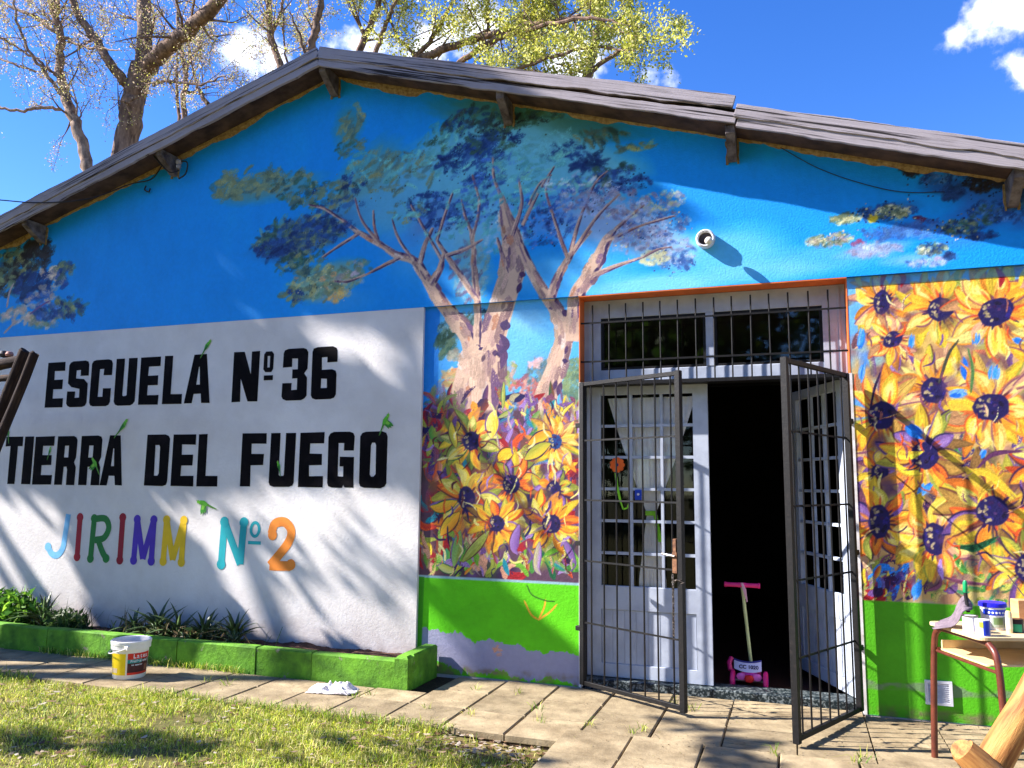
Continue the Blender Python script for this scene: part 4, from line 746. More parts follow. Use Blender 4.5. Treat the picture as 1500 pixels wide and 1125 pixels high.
# painted birds on the lettering
M_bird=mat('bird_paint',(1,1,1,1),(.8,.8,.8,1),rough=.6,scale=30,attr=True)
def bird(px,py,L,ang,fly=False,flip=1):
    x,z=W(px,py); q=MB(); a=math.radians(ang); y=-.0045
    def T(pts): return [(x+(u*math.cos(a)-v*math.sin(a))*L*flip,z+(u*math.sin(a)+v*math.cos(a))*L) for u,v in pts]
    def pg(pts,col):
        nonlocal y; y-=.0003; q.col=tuple(s2l(np.array(col)/255)); q.poly([T(pts) if flip>0 else T(pts)[::-1]],y)
    pg([(-.1,.05),(-.9,-.02),(-1.0,-.08),(-.1,-.1)],(86,150,50))
    pg([(-.2,-.12),(.1,-.17),(.35,-.08),(.5,.05),(.4,.16),(.1,.15),(-.2,.08)],(96,186,44))
    pg([(.36,-.02),(.5,-.04),(.6,.04),(.58,.14),(.46,.18),(.36,.12)],(120,200,60))
    pg([(.58,.02),(.68,.02),(.6,.09)],(190,170,120)); 
    if fly:
        pg([(.2,.08),(.1,.5),(-.05,.72),(-.1,.5),(-.2,.62),(-.22,.4),(-.34,.48),(-.2,.08)],(54,140,40)); pg([(.15,.1),(.05,.4),(-.1,.35),(-.1,.1)],(130,200,60))
    else: pg([(.2,.08),(-.1,.1),(-.5,-.02),(-.25,-.08),(.1,-.08)],(40,120,44))
    return q.build('painted_bird',M_bird,sign,col=True)
for b in [(303,508,.13,118,False,-1),(180,625,.15,45,False,1),(564,618,.13,110,True,-1),(300,738,.15,158,True,1),(140,680,.13,118,True,1),(409,684,.09,100,False,1),(73,662,.09,70,False,1),(12,634,.12,100,False,1)]: bird(*b)
# ---------------------------------------------------------------- ground, paving, planting bed
M_soil=mat('lawn_soil',C(150,132,78,.55),C(96,104,40,.5),rough=.95,scale=3,detail=10,bump=1.0,bscale=30)
M_slab=mat('concrete_slab',C(202,182,144,.68),C(146,128,98,.58),rough=.88,scale=6,detail=10,bump=.55,bscale=45,vary=.14,fac=(.28,.72),stain=.55)
M_joint=mat('joint_soil',C(84,66,46,.6),C(54,42,30,.6),rough=1.0,scale=20,bump=1.0)
gr=MB(); gr.add([(-250,-250,-.075),(250,-250,-.075),(250,250,-.075),(-250,250,-.075)],[(0,1,2,3)]); tag(gr.build('lawn',M_soil),kind='structure')
# uneven turf under the grass near the camera
nx,ny=150,90; gx=np.linspace(-10,-1.40,nx); gy=np.linspace(-6.5,-1.235,ny); X,Y=np.meshgrid(gx,gy)
def turf_z(x,y): return -.030+.030*(vnoise(np.asarray(x)*1.3+20,np.asarray(y)*1.3+20,4)-.5)+.014*(vnoise(np.asarray(x)*6+20,np.asarray(y)*6+20,5)-.5)-.035*np.exp(-((np.asarray(x)+1.4)/.9)**2)
idx=np.arange(nx*ny).reshape(ny,nx); F=np.stack([idx[:-1,:-1],idx[:-1,1:],idx[1:,1:],idx[1:,:-1]],-1).reshape(-1,4)
tag(np_mesh('turf',np.stack([X.ravel(),Y.ravel(),turf_z(X,Y).ravel()],1),F,M_soil,smooth=True),kind='structure')
pv=MB(); pv.box(-10,-1.395,-1.225,.02,-.09,-.022); pv.box(-1.395,2.6,-4.2,.09,-.09,-.021); pave=tag(pv.build('pavement',M_joint),kind='structure')
slabs={}
def slab(x0,x1,y0,y1,groove=False):
    w,d=round(x1-x0,3),round(y1-y0,3); key=(w,d,groove)
    if key not in slabs:
        q=MB(); g=.005; a,b=w/2-g,d/2-g
        if groove:
            prof=[]; n=5; st=2*b/n
            for k in range(n):
                s_=-b+k*st; prof += [(s_+.004,-.007),(s_+.010,0),(s_+st-.010,0),(s_+st-.004,-.007)]
            prof=[(-b,-.05)]+prof+[(b,-.05)]; m=len(prof)
            q.add([(-a,y,z) for y,z in prof]+[(a,y,z) for y,z in prof],[(i,i+m,i+m+1,i+1) for i in range(m-1)]+[tuple(range(m)),tuple(range(2*m-1,m-1,-1))])
        else: q.box(-a,a,-b,b,-.05,0,ch=.007)
        slabs[key]=q.build('paving_slab',M_slab,pave); o=slabs[key]
    else: o=link(bpy.data.objects.new('paving_slab',slabs[key].data),pave)
    o.location=((x0+x1)/2,(y0+y1)/2,random.uniform(-.004,.004)); o.rotation_euler=(random.gauss(0,.006),random.gauss(0,.006),random.gauss(0,.004))
xs=[-1.39-.42*k for k in range(21)]
for i in range(len(xs)-1):
    x1,x0=xs[i]+.1*0,xs[i+1]
    x0+=.09; x1+=.09
    if i==0: x1=-1.295
    for y0,y1 in ((-1.235,-.82),(-.82,-.405),(-.405,.01)):
        if x0<-2.75 and y0>-.5: continue
        if x0<-2.75 and y1>-.5: y1=-.53
        slab(x0,x1,y0,y1)
xr_=[-1.295+.42*k for k in range(10)]
for i in range(9):
    for j,(y0,y1) in enumerate(((-1.0,-.575),(-.575,-.15),(-.15,.10))):
        if i==0 and False: continue
        top=.10 if xr_[i+1]<.42 and xr_[i]>-1.5 else .01
        yy1=min(y1,top) if j==2 else y1
        slab(xr_[i],xr_[i+1],y0,yy1,groove=(xr_[i]>-.5 and j!=2) or (xr_[i]>-.9 and j==2))
for i in range(10):
    x0=-1.39+.42*i
    for j in range(8): slab(x0,x0+.42,-1.0-.43*(j+1),-1.0-.43*j)
# planter kerb of green painted blocks
M_kerb=mat('green_kerb_paint',C(116,180,44,.85),C(72,120,34,.75),rough=.8,scale=7,detail=10,bump=.7,bscale=30,fac=(.35,.7),stain=.45)
chips(M_kerb,C(150,140,124,.8),.62,.66,9,.9); chips(M_kerb,C(150,214,90,.9),.60,.70,5,.5)
KY0,KY1,KT=-.525,-.425,.205
kerb=thing('planter_kerb','low kerb of green painted blocks edging the planting bed','kerb',loc=(-4,-.47,0))
jx=[-2.745,-3.56,A(374,965,KY0).x,-4.85,A(68,945,KY0).x,-6.6,-7.5,-8.4]
for i in range(len(jx)-1):
    q=MB(); x1,x0=jx[i]-.004,jx[i+1]+.004; n=8; 
    q.box(x0,x1,KY0+random.uniform(-.008,.008),KY1,-.03,KT+random.uniform(-.006,.006),ch=.010); o=q.build('block',M_kerb,kerb)
q=MB(); q.box(-2.845,-2.735,KY0+.106,-.004,-.03,KT+.028,ch=.012); q.build('block',M_kerb,kerb)
q=MB(); q.box(-2.842,-2.732,KY0-.004,KY0+.10,-.03,KT+.03,ch=.02); q.build('block',M_kerb,kerb)
M_bed=mat('bed_soil',C(120,84,64,.6),C(70,48,38,.6),rough=1.0,scale=14,detail=10,bump=1.2,bscale=50)
nx,ny=220,16; gx=np.linspace(-8.5,-2.85,nx); gy=np.linspace(-.42,-.003,ny); X,Y=np.meshgrid(gx,gy); Zb=.135+.05*(vnoise(X*4,Y*6+9,31)-.5)+.03*(vnoise(X*20,Y*20+9,32)-.5)+.02*(Y+.42)
idx=np.arange(nx*ny).reshape(ny,nx); F=np.stack([idx[:-1,:-1],idx[:-1,1:],idx[1:,1:],idx[1:,:-1]],-1).reshape(-1,4)
tag(np_mesh('planting_bed',np.stack([X.ravel(),Y.ravel(),Zb.ravel()],1),F,M_bed,smooth=True),kind='structure')

# ---------------------------------------------------------------- gates, grille, chain
def gate(name,loc,rz,L,label,lock=False):
    t=thing(name,label,'gate',loc=loc,rz=rz); t['local']=1
    z0,z1=.035,2.30; s_=.038
    q=MB(); q.box(0,s_,-s_/2,s_/2,z0,z1,ch=.003); q.build('hinge_post',M_iron,t)
    q=MB(); q.box(L-s_,L,-s_/2,s_/2,z0-.012,z1+.004,ch=.003); q.build('free_post',M_iron,t)
    for z in (z0,z1-.03):
        q=MB(); q.box(s_,L-s_,-.014,.014,z,z+.03,ch=.002); q.build('rail',M_iron,t)
    n=7; me=None
    for i in range(n):
        x=s_+(L-2*s_)*(i+.55)/n
        if me is None: q=MB(); q.tube([(0,0,z0+.03),(0,0,z1-.03)],.0062,8,cap=False); o=q.build('bar',M_iron,t,smooth=True); me=o.data
        else: o=link(bpy.data.objects.new('bar',me),t)
        o.location=(x+random.uniform(-.004,.004),0,0); o.rotation_euler=(0,random.uniform(-.002,.002),0)
    for k in range(1,5):
        z=z0+(z1-z0)*k/5; q=MB()
        a=random.uniform(-.006,.006); q.bar((s_,-.0085,z),(L-s_,-.0085,z+a),.004,.013); q.build('cross_bar',M_iron,t)
    for z in (.42,1.05,1.95):
        q=MB(); q.box(-.045,.004,-.016,.016,z,z+.035,ch=.003); q.build('hinge',M_iron,t)
    if lock:
        q=MB(); q.box(L-.075,L-.039,-.024,.022,.92,1.06,ch=.003); q.box(L-.07,L-.045,-.024,.022,1.06,1.15,ch=.003); lk=q.build('lock_box',M_rust,t)
        q=MB(); q.tube([(L-.05,-.03,1.035),(L-.10,-.036,1.04),(L-.155,-.034,1.046)],[.008,.008,.006],8); q.build('lever',M_steel,t,smooth=True)
    t.pop('local',None) if False else None
    return t
gl=gate('security_gate',(-1.548,-.018,0),math.atan2(-.45,.815),.945,'black barred gate leaf with lock and chain, left of the doorway',lock=True)
gr_=gate('security_gate',(.372,-.018,0),math.atan2(-.865,-.41),.965,'black barred gate leaf swung wide open, next to the desk')
gt=thing('transom_grille','black bar grille across the window above the doorway','grille',loc=(-.58,.06,2.31))
for px in (868,892,917,942,967.5,993,1019.5,1046,1072,1100,1128,1156,1186,1215):
    x=W(px,490,.06)[0]; q=MB(); q.tube([(x,.06,2.315),(x+random.uniform(-.003,.003),.06,2.93)],.006,8); q.build('bar',M_iron,gt,smooth=True)
for z in (2.785,2.475):
    q=MB(); q.bar((DX0+.006,.052,z),(DX1-.006,.052,z+random.uniform(-.004,.004)),.004,.014); q.build('cross_bar',M_iron,gt)
# chain looped round the gate post
ga=math.atan2(-.45,.815); gp=Vector((-1.548,-.018,0))+Vector((math.cos(ga),math.sin(ga),0))*.925
ch=thing('gate_chain','steel chain looped round the gate post below the lock','chain',loc=(gp.x,gp.y,.6))
lk=MB(); ring=[(.007*math.cos(a)*(1),0,.014*math.sin(a)) for a in np.linspace(0,6.283,11)]; lk.tube(ring,.0024,5,cap=False); lme=None
tng=Vector((math.cos(ga),math.sin(ga),0)); nrm=Vector((math.sin(ga),-math.cos(ga),0))
pts=[gp-tng*.05+nrm*.026+Vector((0,0,.90-.021*i)) for i in range(19)]+[gp+tng*(-.045+.012*i)+nrm*(.028+.004*math.sin(i))+Vector((0,0,.86+.02*math.sin(i*.5))) for i in range(7)]
for i,p in enumerate(pts):
    if lme is None: o=lk.build('link',M_steel,ch,smooth=True); lme=o.data
    else: o=link(bpy.data.objects.new('link',lme),ch)
    o.location=p; o.rotation_euler=(random.uniform(-.2,.2)+(1.4 if i>=19 else 0),random.uniform(-.3,.3),(i%2)*1.5708+ga)

# ---------------------------------------------------------------- curtain, paper flower and card in the door glass
M_cloth=mat('curtain_cloth',C(248,247,250),C(238,238,244),rough=.9,scale=20)
cu=thing('curtain','white curtain gathered at the waist behind the left door glass','curtain',loc=(-1.06,.255,1.4))
def cur(zs,xl_,xr_f,amp,n,name,parent):
    m=60; V=[];Fc=[]
    for j,z in enumerate(zs):
        a,b=xl_(z),xr_f(z); wdt=max(b-a,.02)
        for i in range(m+1):
            u=i/m; V.append((a+wdt*u,(.236+.012*min(1,wdt))+amp*math.sin(u*n*6.283+math.sin(z*3))*min(1,.4+wdt)+.006*math.sin(u*n*13+z*9),z))
    for j in range(len(zs)-1):
        for i in range(m): k=j*(m+1)+i; Fc.append((k,k+1,k+m+2,k+m+1))
    return np_mesh(name,V,Fc,M_cloth,parent,smooth=True)
zt,zm,zb_=2.20,1.30,.70
def xl1(z): t=(z-zm)/(zt-zm); return -1.085-.31*max(t,0)**.9 if z>zm else -1.085-.07*min(1,(zm-z)/.5)
def xr1(z): t=(z-zm)/(zt-zm); return -1.02+.32*max(t,0)**.9 if z>zm else -1.02+.075*min(1,(zm-z)/.5)
cur(list(np.linspace(zb_,zt,34)),xl1,xr1,.008,7,'cloth',cu)
M_lime=mat('lime_ribbon',C(150,226,50),C(120,200,40),rough=.6)
q=MB(); q.box(-1.095,-1.012,.214,.226,1.278,1.315,ch=.004); q.bar((-1.02,.222,1.29),(-.985,.222,1.08),.004,.03,up=(1,0,0)); q.build('tie',M_lime,cu)
pf=thing('paper_flower','orange paper flower with lime stem on the left door pane','decoration',loc=(-1.345,.17,1.6))
fx,fz_=W(904,681,.172); q=MB()
for k in range(9): a=k*6.283/9; q.tube([(fx+.043*math.cos(a),.1722+.0002*k,fz_+.043*math.sin(a)),(fx+.043*math.cos(a),.1762,fz_+.043*math.sin(a))],.0175,12)
q.tube([(fx,.1715,fz_),(fx,.1765,fz_)],.045,18); q.build('petals',mat('orange_foam',C(240,110,44),C(226,96,36),rough=.8),pf)
q=MB(); q.tube([(fx,.168,fz_),(fx,.1715,fz_)],.012,12); q.build('centre',mat('navy_foam',C(50,40,110)),pf)
st=[W(*p,.173) for p in ((902,693),(904,712),(909,735),(913,746),(919,744),(922,736))]; q=MB()
for i in range(len(st)-1): q.bar((st[i][0],.174,st[i][1]),(st[i+1][0],.174,st[i+1][1]),.003,.018 if i<2 else .012,up=(0,1,0) if False else (1,0,0))
q.build('stem',M_lime,pf)
bx,bz=W(935,725,.172); q=MB(); q.box(bx-.026,bx+.026,.168,.174,bz-.04,bz+.04,ch=.002); bc=q.build('blue_card',mat('blue_card',C(30,70,190),C(24,56,160),rough=.5)); tag(bc,'small blue card with white dot on the left door pane','card')
q=MB(); q.tube([(bx,.1665,bz+.005),(bx,.168,bz+.005)],.010,12); q.build('dot',M_vent,bc)

# ---------------------------------------------------------------- wall lamp, vent, cables
lc=A(1034,352,0); Mrot=Matrix.Translation(lc)@Matrix.Rotation(math.radians(90),4,'X')
wl_=thing('wall_lamp','round white lamp fitting with bare bulb above the doorway','lamp',loc=tuple(lc))
q=MB(); q.lathe([(.0,.0),(.068,.0),(.072,.02),(.070,.055),(.060,.064),(.052,.058),(.050,.02),(.0,.018)],28,M=Mrot); q.build('housing',M_vent,wl_,smooth=True)
q=MB(); q.lathe([(.0,.0215),(.048,.0215),(.049,.03),(.03,.034),(.0,.032)],20,M=Mrot); q.build('reflector',mat('dull_reflector',C(110,96,90),C(60,50,48),rough=.4,metal=.5),wl_,smooth=True)
q=MB(); q.tube([lc+Vector((.010,-.02,-.012)),lc+Vector((.024,-.07,-.03))],.013,12); q.build('socket',M_vent,wl_,smooth=True)
q=MB(); q.lathe([(.0,-.03),(.016,-.026),(.027,-.012),(.030,0),(.027,.012),(.016,.026),(0,.03)],20,c=(lc.x+.030,-.105,lc.z-.038)); q.build('bulb',mat('bulb_glass',C(236,226,206),C(226,216,196),rough=.25),wl_,smooth=True)
q=MB(); q.tube([lc+Vector((.05,-.02,.045)),lc+Vector((.07,-.03,.02)),lc+Vector((.066,-.02,-.02))],.004,6); q.build('bracket',M_vent,wl_)
vt=thing('air_vent','small white louvred vent low on the green wall','vent',loc=(.845,.03,.18)); vx0,vx1,vz0,vz1=.765,.925,.105,.258
q=MB()
for a,b,c,d in ((vx0,vx0+.018,vz0,vz1),(vx1-.018,vx1,vz0,vz1),(vx0+.018,vx1-.018,vz0,vz0+.016),(vx0+.018,vx1-.018,vz1-.016,vz1)): q.box(a,b,.012,.0295,c,d)
q.build('frame',M_vent,vt)
for k in range(10):
    z=vz0+.018+k*.0122; q=MB(); q.add([(vx0+.018,.014,z),(vx1-.018,.014,z),(vx1-.018,.027,z+.011),(vx0+.018,.027,z+.011),(vx0+.018,.0155,z-.001),(vx1-.018,.0155,z-.001),(vx1-.018,.0285,z+.010),(vx0+.018,.0285,z+.010)],[(0,1,2,3),(7,6,5,4),(0,4,5,1),(3,2,6,7)]); q.build('slat',M_vent,vt)
M_cable=mat('black_cable',C(36,32,36),C(24,22,26),rough=.6)
def cable(name,pts,r,label,cat='cable'):
    q=MB(); q.tube([tuple(p) for p in catmull(pts,8)],r,6); return tag(q.build(name,M_cable,smooth=True),label,cat)
cable('eave_cable',[A(-60,288,-.5),A(0,293,-.36),A(60,297,-.30),A(130,291,-.25),A(190,270,-.15),A(222,262,-.06),A(240,238,-.05)],.006,'black cable drooping along the left eave to the bracket')
cable('wall_wire',[A(1118,200,-.012),A(1150,220,-.010),A(1200,247,-.010),A(1260,268,-.010),A(1320,281,-.010),A(1384,281,-.010)],.0028,'thin wire sagging across the blue wall right of the lamp','wire')
q=MB(); ip=A(262,240,-.10); q.lathe([(0,-.05),(.02,-.045),(.026,-.02),(.018,-.008),(.03,.005),(.032,.03),(.014,.045),(0,.05)],14,c=tuple(ip)); ins=q.build('cable_insulator',mat('glazed_porcelain',C(150,146,150),C(110,106,112),rough=.3),smooth=True); tag(ins,'grey porcelain insulator with cable tails under the left eave','insulator')
for s_ in ([A(225,228,-.2),A(235,240,-.16),A(248,252,-.12),A(262,250,-.1)],[A(262,236,-.1),A(274,238,-.1),A(272,254,-.08),A(262,262,-.06)],[A(214,272,-.02),A(212,278,-.02),A(218,281,-.02),A(220,276,-.02)]):
    q=MB(); q.tube([tuple(p) for p in catmull(s_,6)],.007,6); q.build('cable_tail',M_cable,ins,smooth=True)

# ---------------------------------------------------------------- scooter in the doorway
SCX,SCY=-.375,.40
M_pink=mat('pink_plastic',C(238,44,130),C(214,30,110),rough=.4,spec=.5); M_mag=mat('magenta_plastic',C(206,60,190),C(180,44,160),rough=.4); M_lime2=mat('pale_green_tube',C(196,206,150),C(176,186,130),rough=.4)
sc=thing('kick_scooter','small pink kick scooter standing in the dark doorway','scooter',loc=(SCX,SCY,.0))
zg=.0
hb=A(1087,857,SCY-.02); wz=.075
q=MB(); q.tube([(SCX+.03,SCY+.02,wz+.06),(hb.x,SCY-.02,hb.z)],.0125,12); q.build('stem',M_lime2,sc,smooth=True)
q=MB(); q.tube([(hb.x-.03,SCY-.02,hb.z),(hb.x+.03,SCY-.02,hb.z)],.018,12); q.build('clamp',M_pink,sc,smooth=True)
for s_ in (-1,1):
    q=MB(); q.tube([(hb.x+s_*.02,SCY-.02,hb.z),(hb.x+s_*.115,SCY-.02,hb.z),(hb.x+s_*.118,SCY-.02,hb.z),(hb.x+s_*.130,SCY-.02,hb.z)],[.016,.017,.021,.019],12); q.build('grip',M_pink,sc,smooth=True)
q=MB()
for k in range(3): q.tube([(hb.x+.004*k-.004,SCY-.04,hb.z+.018),(hb.x+.010+.008*k,SCY-.045,hb.z-.03),(hb.x+.022+.006*k,SCY-.04,hb.z-.08-.02*k)],.005,6)
q.build('ribbon',mat('pale_ribbon',C(226,180,196),C(210,160,180)),sc)
for s_ in (-1,1):
    q=MB(); cx_=SCX+.01+s_*.118; Mw=Matrix.Translation((cx_,SCY-.02,wz))@Matrix.Rotation(math.radians(90),4,'Y')
    q.lathe([(.03,-.016),(.062,-.017),(.073,-.010),(.075,0),(.073,.010),(.062,.017),(.03,.016)],24,M=Mw); w_=q.build('wheel',M_pink,sc,smooth=True)
    q=MB(); q.lathe([(0,-.018),(.030,-.018),(.032,0),(.030,.018),(0,.018)],16,M=Mw); q.build('hub',M_mag,w_,smooth=True)
q=MB(); q.tube([(SCX-.105,SCY-.02,wz),(SCX+.125,SCY-.02,wz)],.010,10); q.build('axle',M_steel,sc,smooth=True)
q=MB(); q.lathe([(0,.05),(.03,.045),(.055,.02),(.06,-.01),(.05,-.035),(0,-.04)],18,c=(SCX+.012,SCY-.02,wz+.04),sy=.7); q.build('nose',M_mag,sc,smooth=True)
q=MB(); q.lathe([(0,.03),(.025,.024),(.036,0),(.025,-.022),(0,-.026)],16,c=(SCX+.012,SCY-.062,wz+.022),sy=.6); q.build('bumper',mat('red_plastic',C(222,40,40),C(196,30,34),rough=.4),sc,smooth=True)
for s_ in (-1,1):
    q=MB(); q.lathe([(0,.03),(.02,.022),(.03,0),(.018,-.022),(0,-.028)],12,c=(SCX+.012+s_*.055,SCY-.05,wz+.032),sx=1.3,sy=.5); q.build('fender',mat('pink_fender',C(236,120,200),C(216,90,180),rough=.4),sc,smooth=True)
q=MB(); q.box(SCX-.06,SCX+.08,SCY+.02,SCY+.50,wz-.02,wz+.005,ch=.008); q.build('deck',M_pink,sc)
Mw=Matrix.Translation((SCX+.01,SCY+.52,.05))@Matrix.Rotation(math.radians(90),4,'Y'); q=MB(); q.lathe([(0,-.02),(.05,-.02),(.05,.02),(0,.02)],20,M=Mw); q.build('wheel',M_pink,sc,smooth=True)
q=MB(); q.tube([(SCX-.125,SCY+.0,wz+.06),(SCX-.135,SCY+.03,wz+.11),(SCX-.12,SCY+.06,wz+.14)],.018,8); q.build('mudguard',M_pink,sc,smooth=True)
# curved number plate
q=MB(); vs=[]; n=12
for i in range(n+1):
    u=i/n*2-1; x=SCX+.004+u*.098; y=SCY-.075+.03*u*u
    vs += [(x,y,wz+.082-.012*(u*u-1)*-1-.004*u),(x,y,wz+.145+.012*u*u)]
q.add(vs,[(2*i,2*i+2,2*i+3,2*i+1) for i in range(n)]); pt=q.build('number_plate',mat('pale_plate',C(200,204,250),C(190,194,240),rough=.4),sc)
q=MB(); vs=[]
for i in range(n+1):
    u=i/n*2-1; x=SCX+.004+u*.100; y=SCY-.0765+.03*u*u; vs += [(x,y,wz+.137+.012*u*u),(x,y,wz+.150+.012*u*u)]
q.add(vs,[(2*i,2*i+2,2*i+3,2*i+1) for i in range(n)]); q.build('plate_band',mat('plate_navy',C(36,40,130)),pt)
def text(s,loc,size,m,parent,rot=(math.pi/2,0,0),name='lettering',sx=1.0,bold=0.0):
    cu_=bpy.data.curves.new(name,'FONT'); cu_.body=s; cu_.size=size; cu_.align_x='CENTER'; cu_.align_y='CENTER'; cu_.offset=bold
    o=bpy.data.objects.new(name,cu_); COL.objects.link(o); bpy.context.view_layer.update()
    me=bpy.data.meshes.new_from_object(o); bpy.data.objects.remove(o); me.materials.clear(); me.materials.append(m)
    o=link(bpy.data.objects.new(name,me),parent); o.location=loc; o.rotation_euler=rot; o.scale=(sx,1,1); return o
M_navy=mat('navy_print',C(34,30,80)); text('CC 1020',(SCX+.012,SCY-.0775,wz+.108),.036,M_navy,pt,sx=1.05,bold=.0012)
# the scooter stands on the room floor
# ---------------------------------------------------------------- desk and the painter's things
M_lam=mat('wood_laminate',C(222,196,150),C(206,176,128),rough=.45,scale=4,stretch=(1,8,1)); M_tube=mat('brown_tube_paint',C(104,50,34),C(80,38,28),rough=.35,scale=20,spec=.5)
DB=Vector((.69,-.79,0)); du=Vector((.934,.357,0)); dv=Vector((.357,-.934,0)); 
def DP(u,v,z): return DB+du*u+dv*v+Vector((0,0,z))
MD=Matrix(((du.x,dv.x,0,DB.x),(du.y,dv.y,0,DB.y),(0,0,1,0),(0,0,0,1)))
dk=thing('school_desk','wooden school desk with brown tube legs holding paint tins','desk',loc=tuple(DP(.3,.25,0)))
def rounded(x0,x1,y0,y1,r,n=5):
    out=[]
    for cx,cy,a0 in ((x1-r,y1-r,0),(x0+r,y1-r,90),(x0+r,y0+r,180),(x1-r,y0+r,270)):
        for k in range(n+1): a=math.radians(a0+90*k/n); out.append((cx+r*math.cos(a),cy+r*math.sin(a)))
    return out
def plate(q,outline,z0,z1,M):
    n=len(outline); vs=[M@Vector((x,y,z0)) for x,y in outline]+[M@Vector((x,y,z1)) for x,y in outline]
    q.add(vs,[tuple(range(n)),tuple(range(2*n-1,n-1,-1))]+[(i,i+n,(i+1)%n+n,(i+1)%n) for i in range(n)])
TZ=.752
q=MB(); plate(q,rounded(0,.72,0,.50,.04),TZ-.019,TZ,MD); q.build('desk_top',M_lam,dk,bevel=.003)
q=MB(); plate(q,rounded(.06,.66,.01,.45,.02),.595,.605,MD); sh=q.build('shelf',M_lam,dk,bevel=.002)
q=MB(); plate(q,[(.64,.01),(.66,.01),(.66,.45),(.64,.45)][::-1],.606,.66,MD); plate(q,[(.07,.012),(.64,.012),(.64,.024),(.07,.024)][::-1],.606,.65,MD); q.build('shelf_lip',M_lam,sh)
for u in (.05,.66):
    path=[DP(u-.03,-.03,0),DP(u-.02,-.02,.35),DP(u-.005,-.01,.64),DP(u,.03,.71),DP(u,.08,.722),DP(u,.42,.722),DP(u,.50,.71),DP(u,.555,.64),DP(u,.575,.40),DP(u-.01,.60,0)]
    q=MB(); q.tube([tuple(p) for p in catmull(path,7)],.0175,12); q.build('leg_frame',M_tube,dk,smooth=True)
q=MB(); q.tube([DP(.05,.0,.60),DP(.66,.0,.60)],.009,8); q.build('stretcher',M_tube,dk,smooth=True)
q=MB(); q.tube([DP(.05,.0,.588),DP(.05,.56,.588)],.009,8); q.build('stretcher',M_tube,dk,smooth=True)
M_tin=mat('white_tin',C(226,228,232),C(206,208,216),rough=.4); M_bl=mat('blue_print',C(40,70,200),C(30,56,180),rough=.4); M_grn=mat('green_print',C(40,150,110),C(30,130,96),rough=.4)
def cyl(q,c,r0,r1,h,n=28,z=0): q.lathe([(0,z),(r0,z),(r1,z+h),(0,z+h)],n,c=c)
def wrap(q,c,r0,r1,z0,z1,a0,a1,n=10):
    vs=[]
    for i in range(n+1):
        a=math.radians(a0+(a1-a0)*i/n); vs += [(c[0]+r0*math.cos(a),c[1]+r0*math.sin(a),c[2]+z0),(c[0]+r1*math.cos(a),c[1]+r1*math.sin(a),c[2]+z1)]
    q.add(vs,[(2*i,2*i+2,2*i+3,2*i+1) for i in range(n)])
def on_desk(px,py):                                     # desk-top point under a photo pixel
    x,y=G(px,py,TZ); return Vector((x,y,TZ))
p=on_desk(1422,926); tn=thing('paint_tin','white and violet paint tin at the left of the desk, rag over it','tin',loc=tuple(p))
r=.036; q=MB(); cyl(q,p,r,r,.085); q.build('body',M_tin,tn,smooth=True); q=MB(); wrap(q,p,r+.001,r+.001,.01,.075,-70,-20); q.build('label_print',mat('violet_print',C(120,110,190),C(100,90,170)),tn); q=MB(); q.lathe([(r-.004,.082),(r+.003,.082),(r+.003,.088),(r-.004,.088)],24,c=p); q.build('rim',M_steel,tn,smooth=True)
p=on_desk(1440,931); tn=thing('paint_tin','small paint tin with green leaf mark in front of the blue-lidded tub','tin',loc=tuple(p))
r=.034; q=MB(); cyl(q,p,r,r,.082); q.build('body',M_tin,tn,smooth=True); q=MB(); wrap(q,p,r+.001,r+.001,.004,.078,-95,-40); q.build('blue_label',M_bl,tn); q=MB(); wrap(q,p,r+.002,r+.002,.045,.072,-125,-95,6); q.build('leaf_mark',mat('lime_print',C(196,214,60)),tn); q=MB(); wrap(q,p,r+.001,r+.001,.004,.078,-40,20); q.build('grey_label',mat('grey_print',C(140,142,170)),tn)
p=on_desk(1456,921); tb=thing('paint_tub','white paint tub with bright blue lid on the desk','tub',loc=tuple(p))
q=MB(); q.lathe([(0,0),(.056,0),(.062,.125),(0,.126)],32,c=p); q.build('body',M_tin,tb,smooth=True)
q=MB(); q.lathe([(.064,.118),(.068,.120),(.068,.138),(.064,.142),(.05,.140),(0,.138)],32,c=p); q.build('lid',mat('blue_lid',C(40,40,206),C(30,30,180),rough=.3),tb,smooth=True)
q=MB(); wrap(q,p,.0615,.0622,.078,.108,-150,30,16); q.build('blue_band',M_bl,tb); q=MB(); wrap(q,p,.0585,.0605,.015,.07,-110,-10,12); q.build('panel_print',mat('grey_green_print',C(170,182,170),C(150,166,150)),tb); q=MB(); wrap(q,p,.0592,.0608,.03,.066,-100,-55,6); q.build('leaf_print',mat('leaf_print',C(120,150,100)),tb)
for k in range(5):
    a=math.radians(-118+k*16); q=MB(); c=p+Vector((.0625*math.cos(a),.0625*math.sin(a),.092)); q.tube([c,c+Vector((.001*math.cos(a),.001*math.sin(a),0))],.006,8); q.build('white_mark',M_tin,tb)
p=on_desk(1479,927); q=MB(); q.lathe([(0,0),(.016,0),(.016,.10),(.012,.112),(0,.115)],14,c=p); br_=tag(q.build('varnish_bottle',mat('cream_plastic',C(224,206,150),C(206,186,130),rough=.4),smooth=True),'slim cream bottle beside the blue-lidded tub','bottle')
q=MB(); wrap(q,p,.0168,.0168,.02,.08,-170,10,8); q.build('label_print',mat('pale_print',C(240,230,200)),br_)
p=on_desk(1490,926); jr=thing('paint_jar','dark jar with green label at the right edge of the desk','jar',loc=tuple(p)); q=MB(); cyl(q,p,.034,.034,.07); q.build('body',mat('dark_jar',C(50,34,50),C(36,24,36),rough=.3),jr,smooth=True); q=MB(); wrap(q,p,.0345,.0345,.005,.045,-150,-60); q.build('label_print',M_grn,jr)
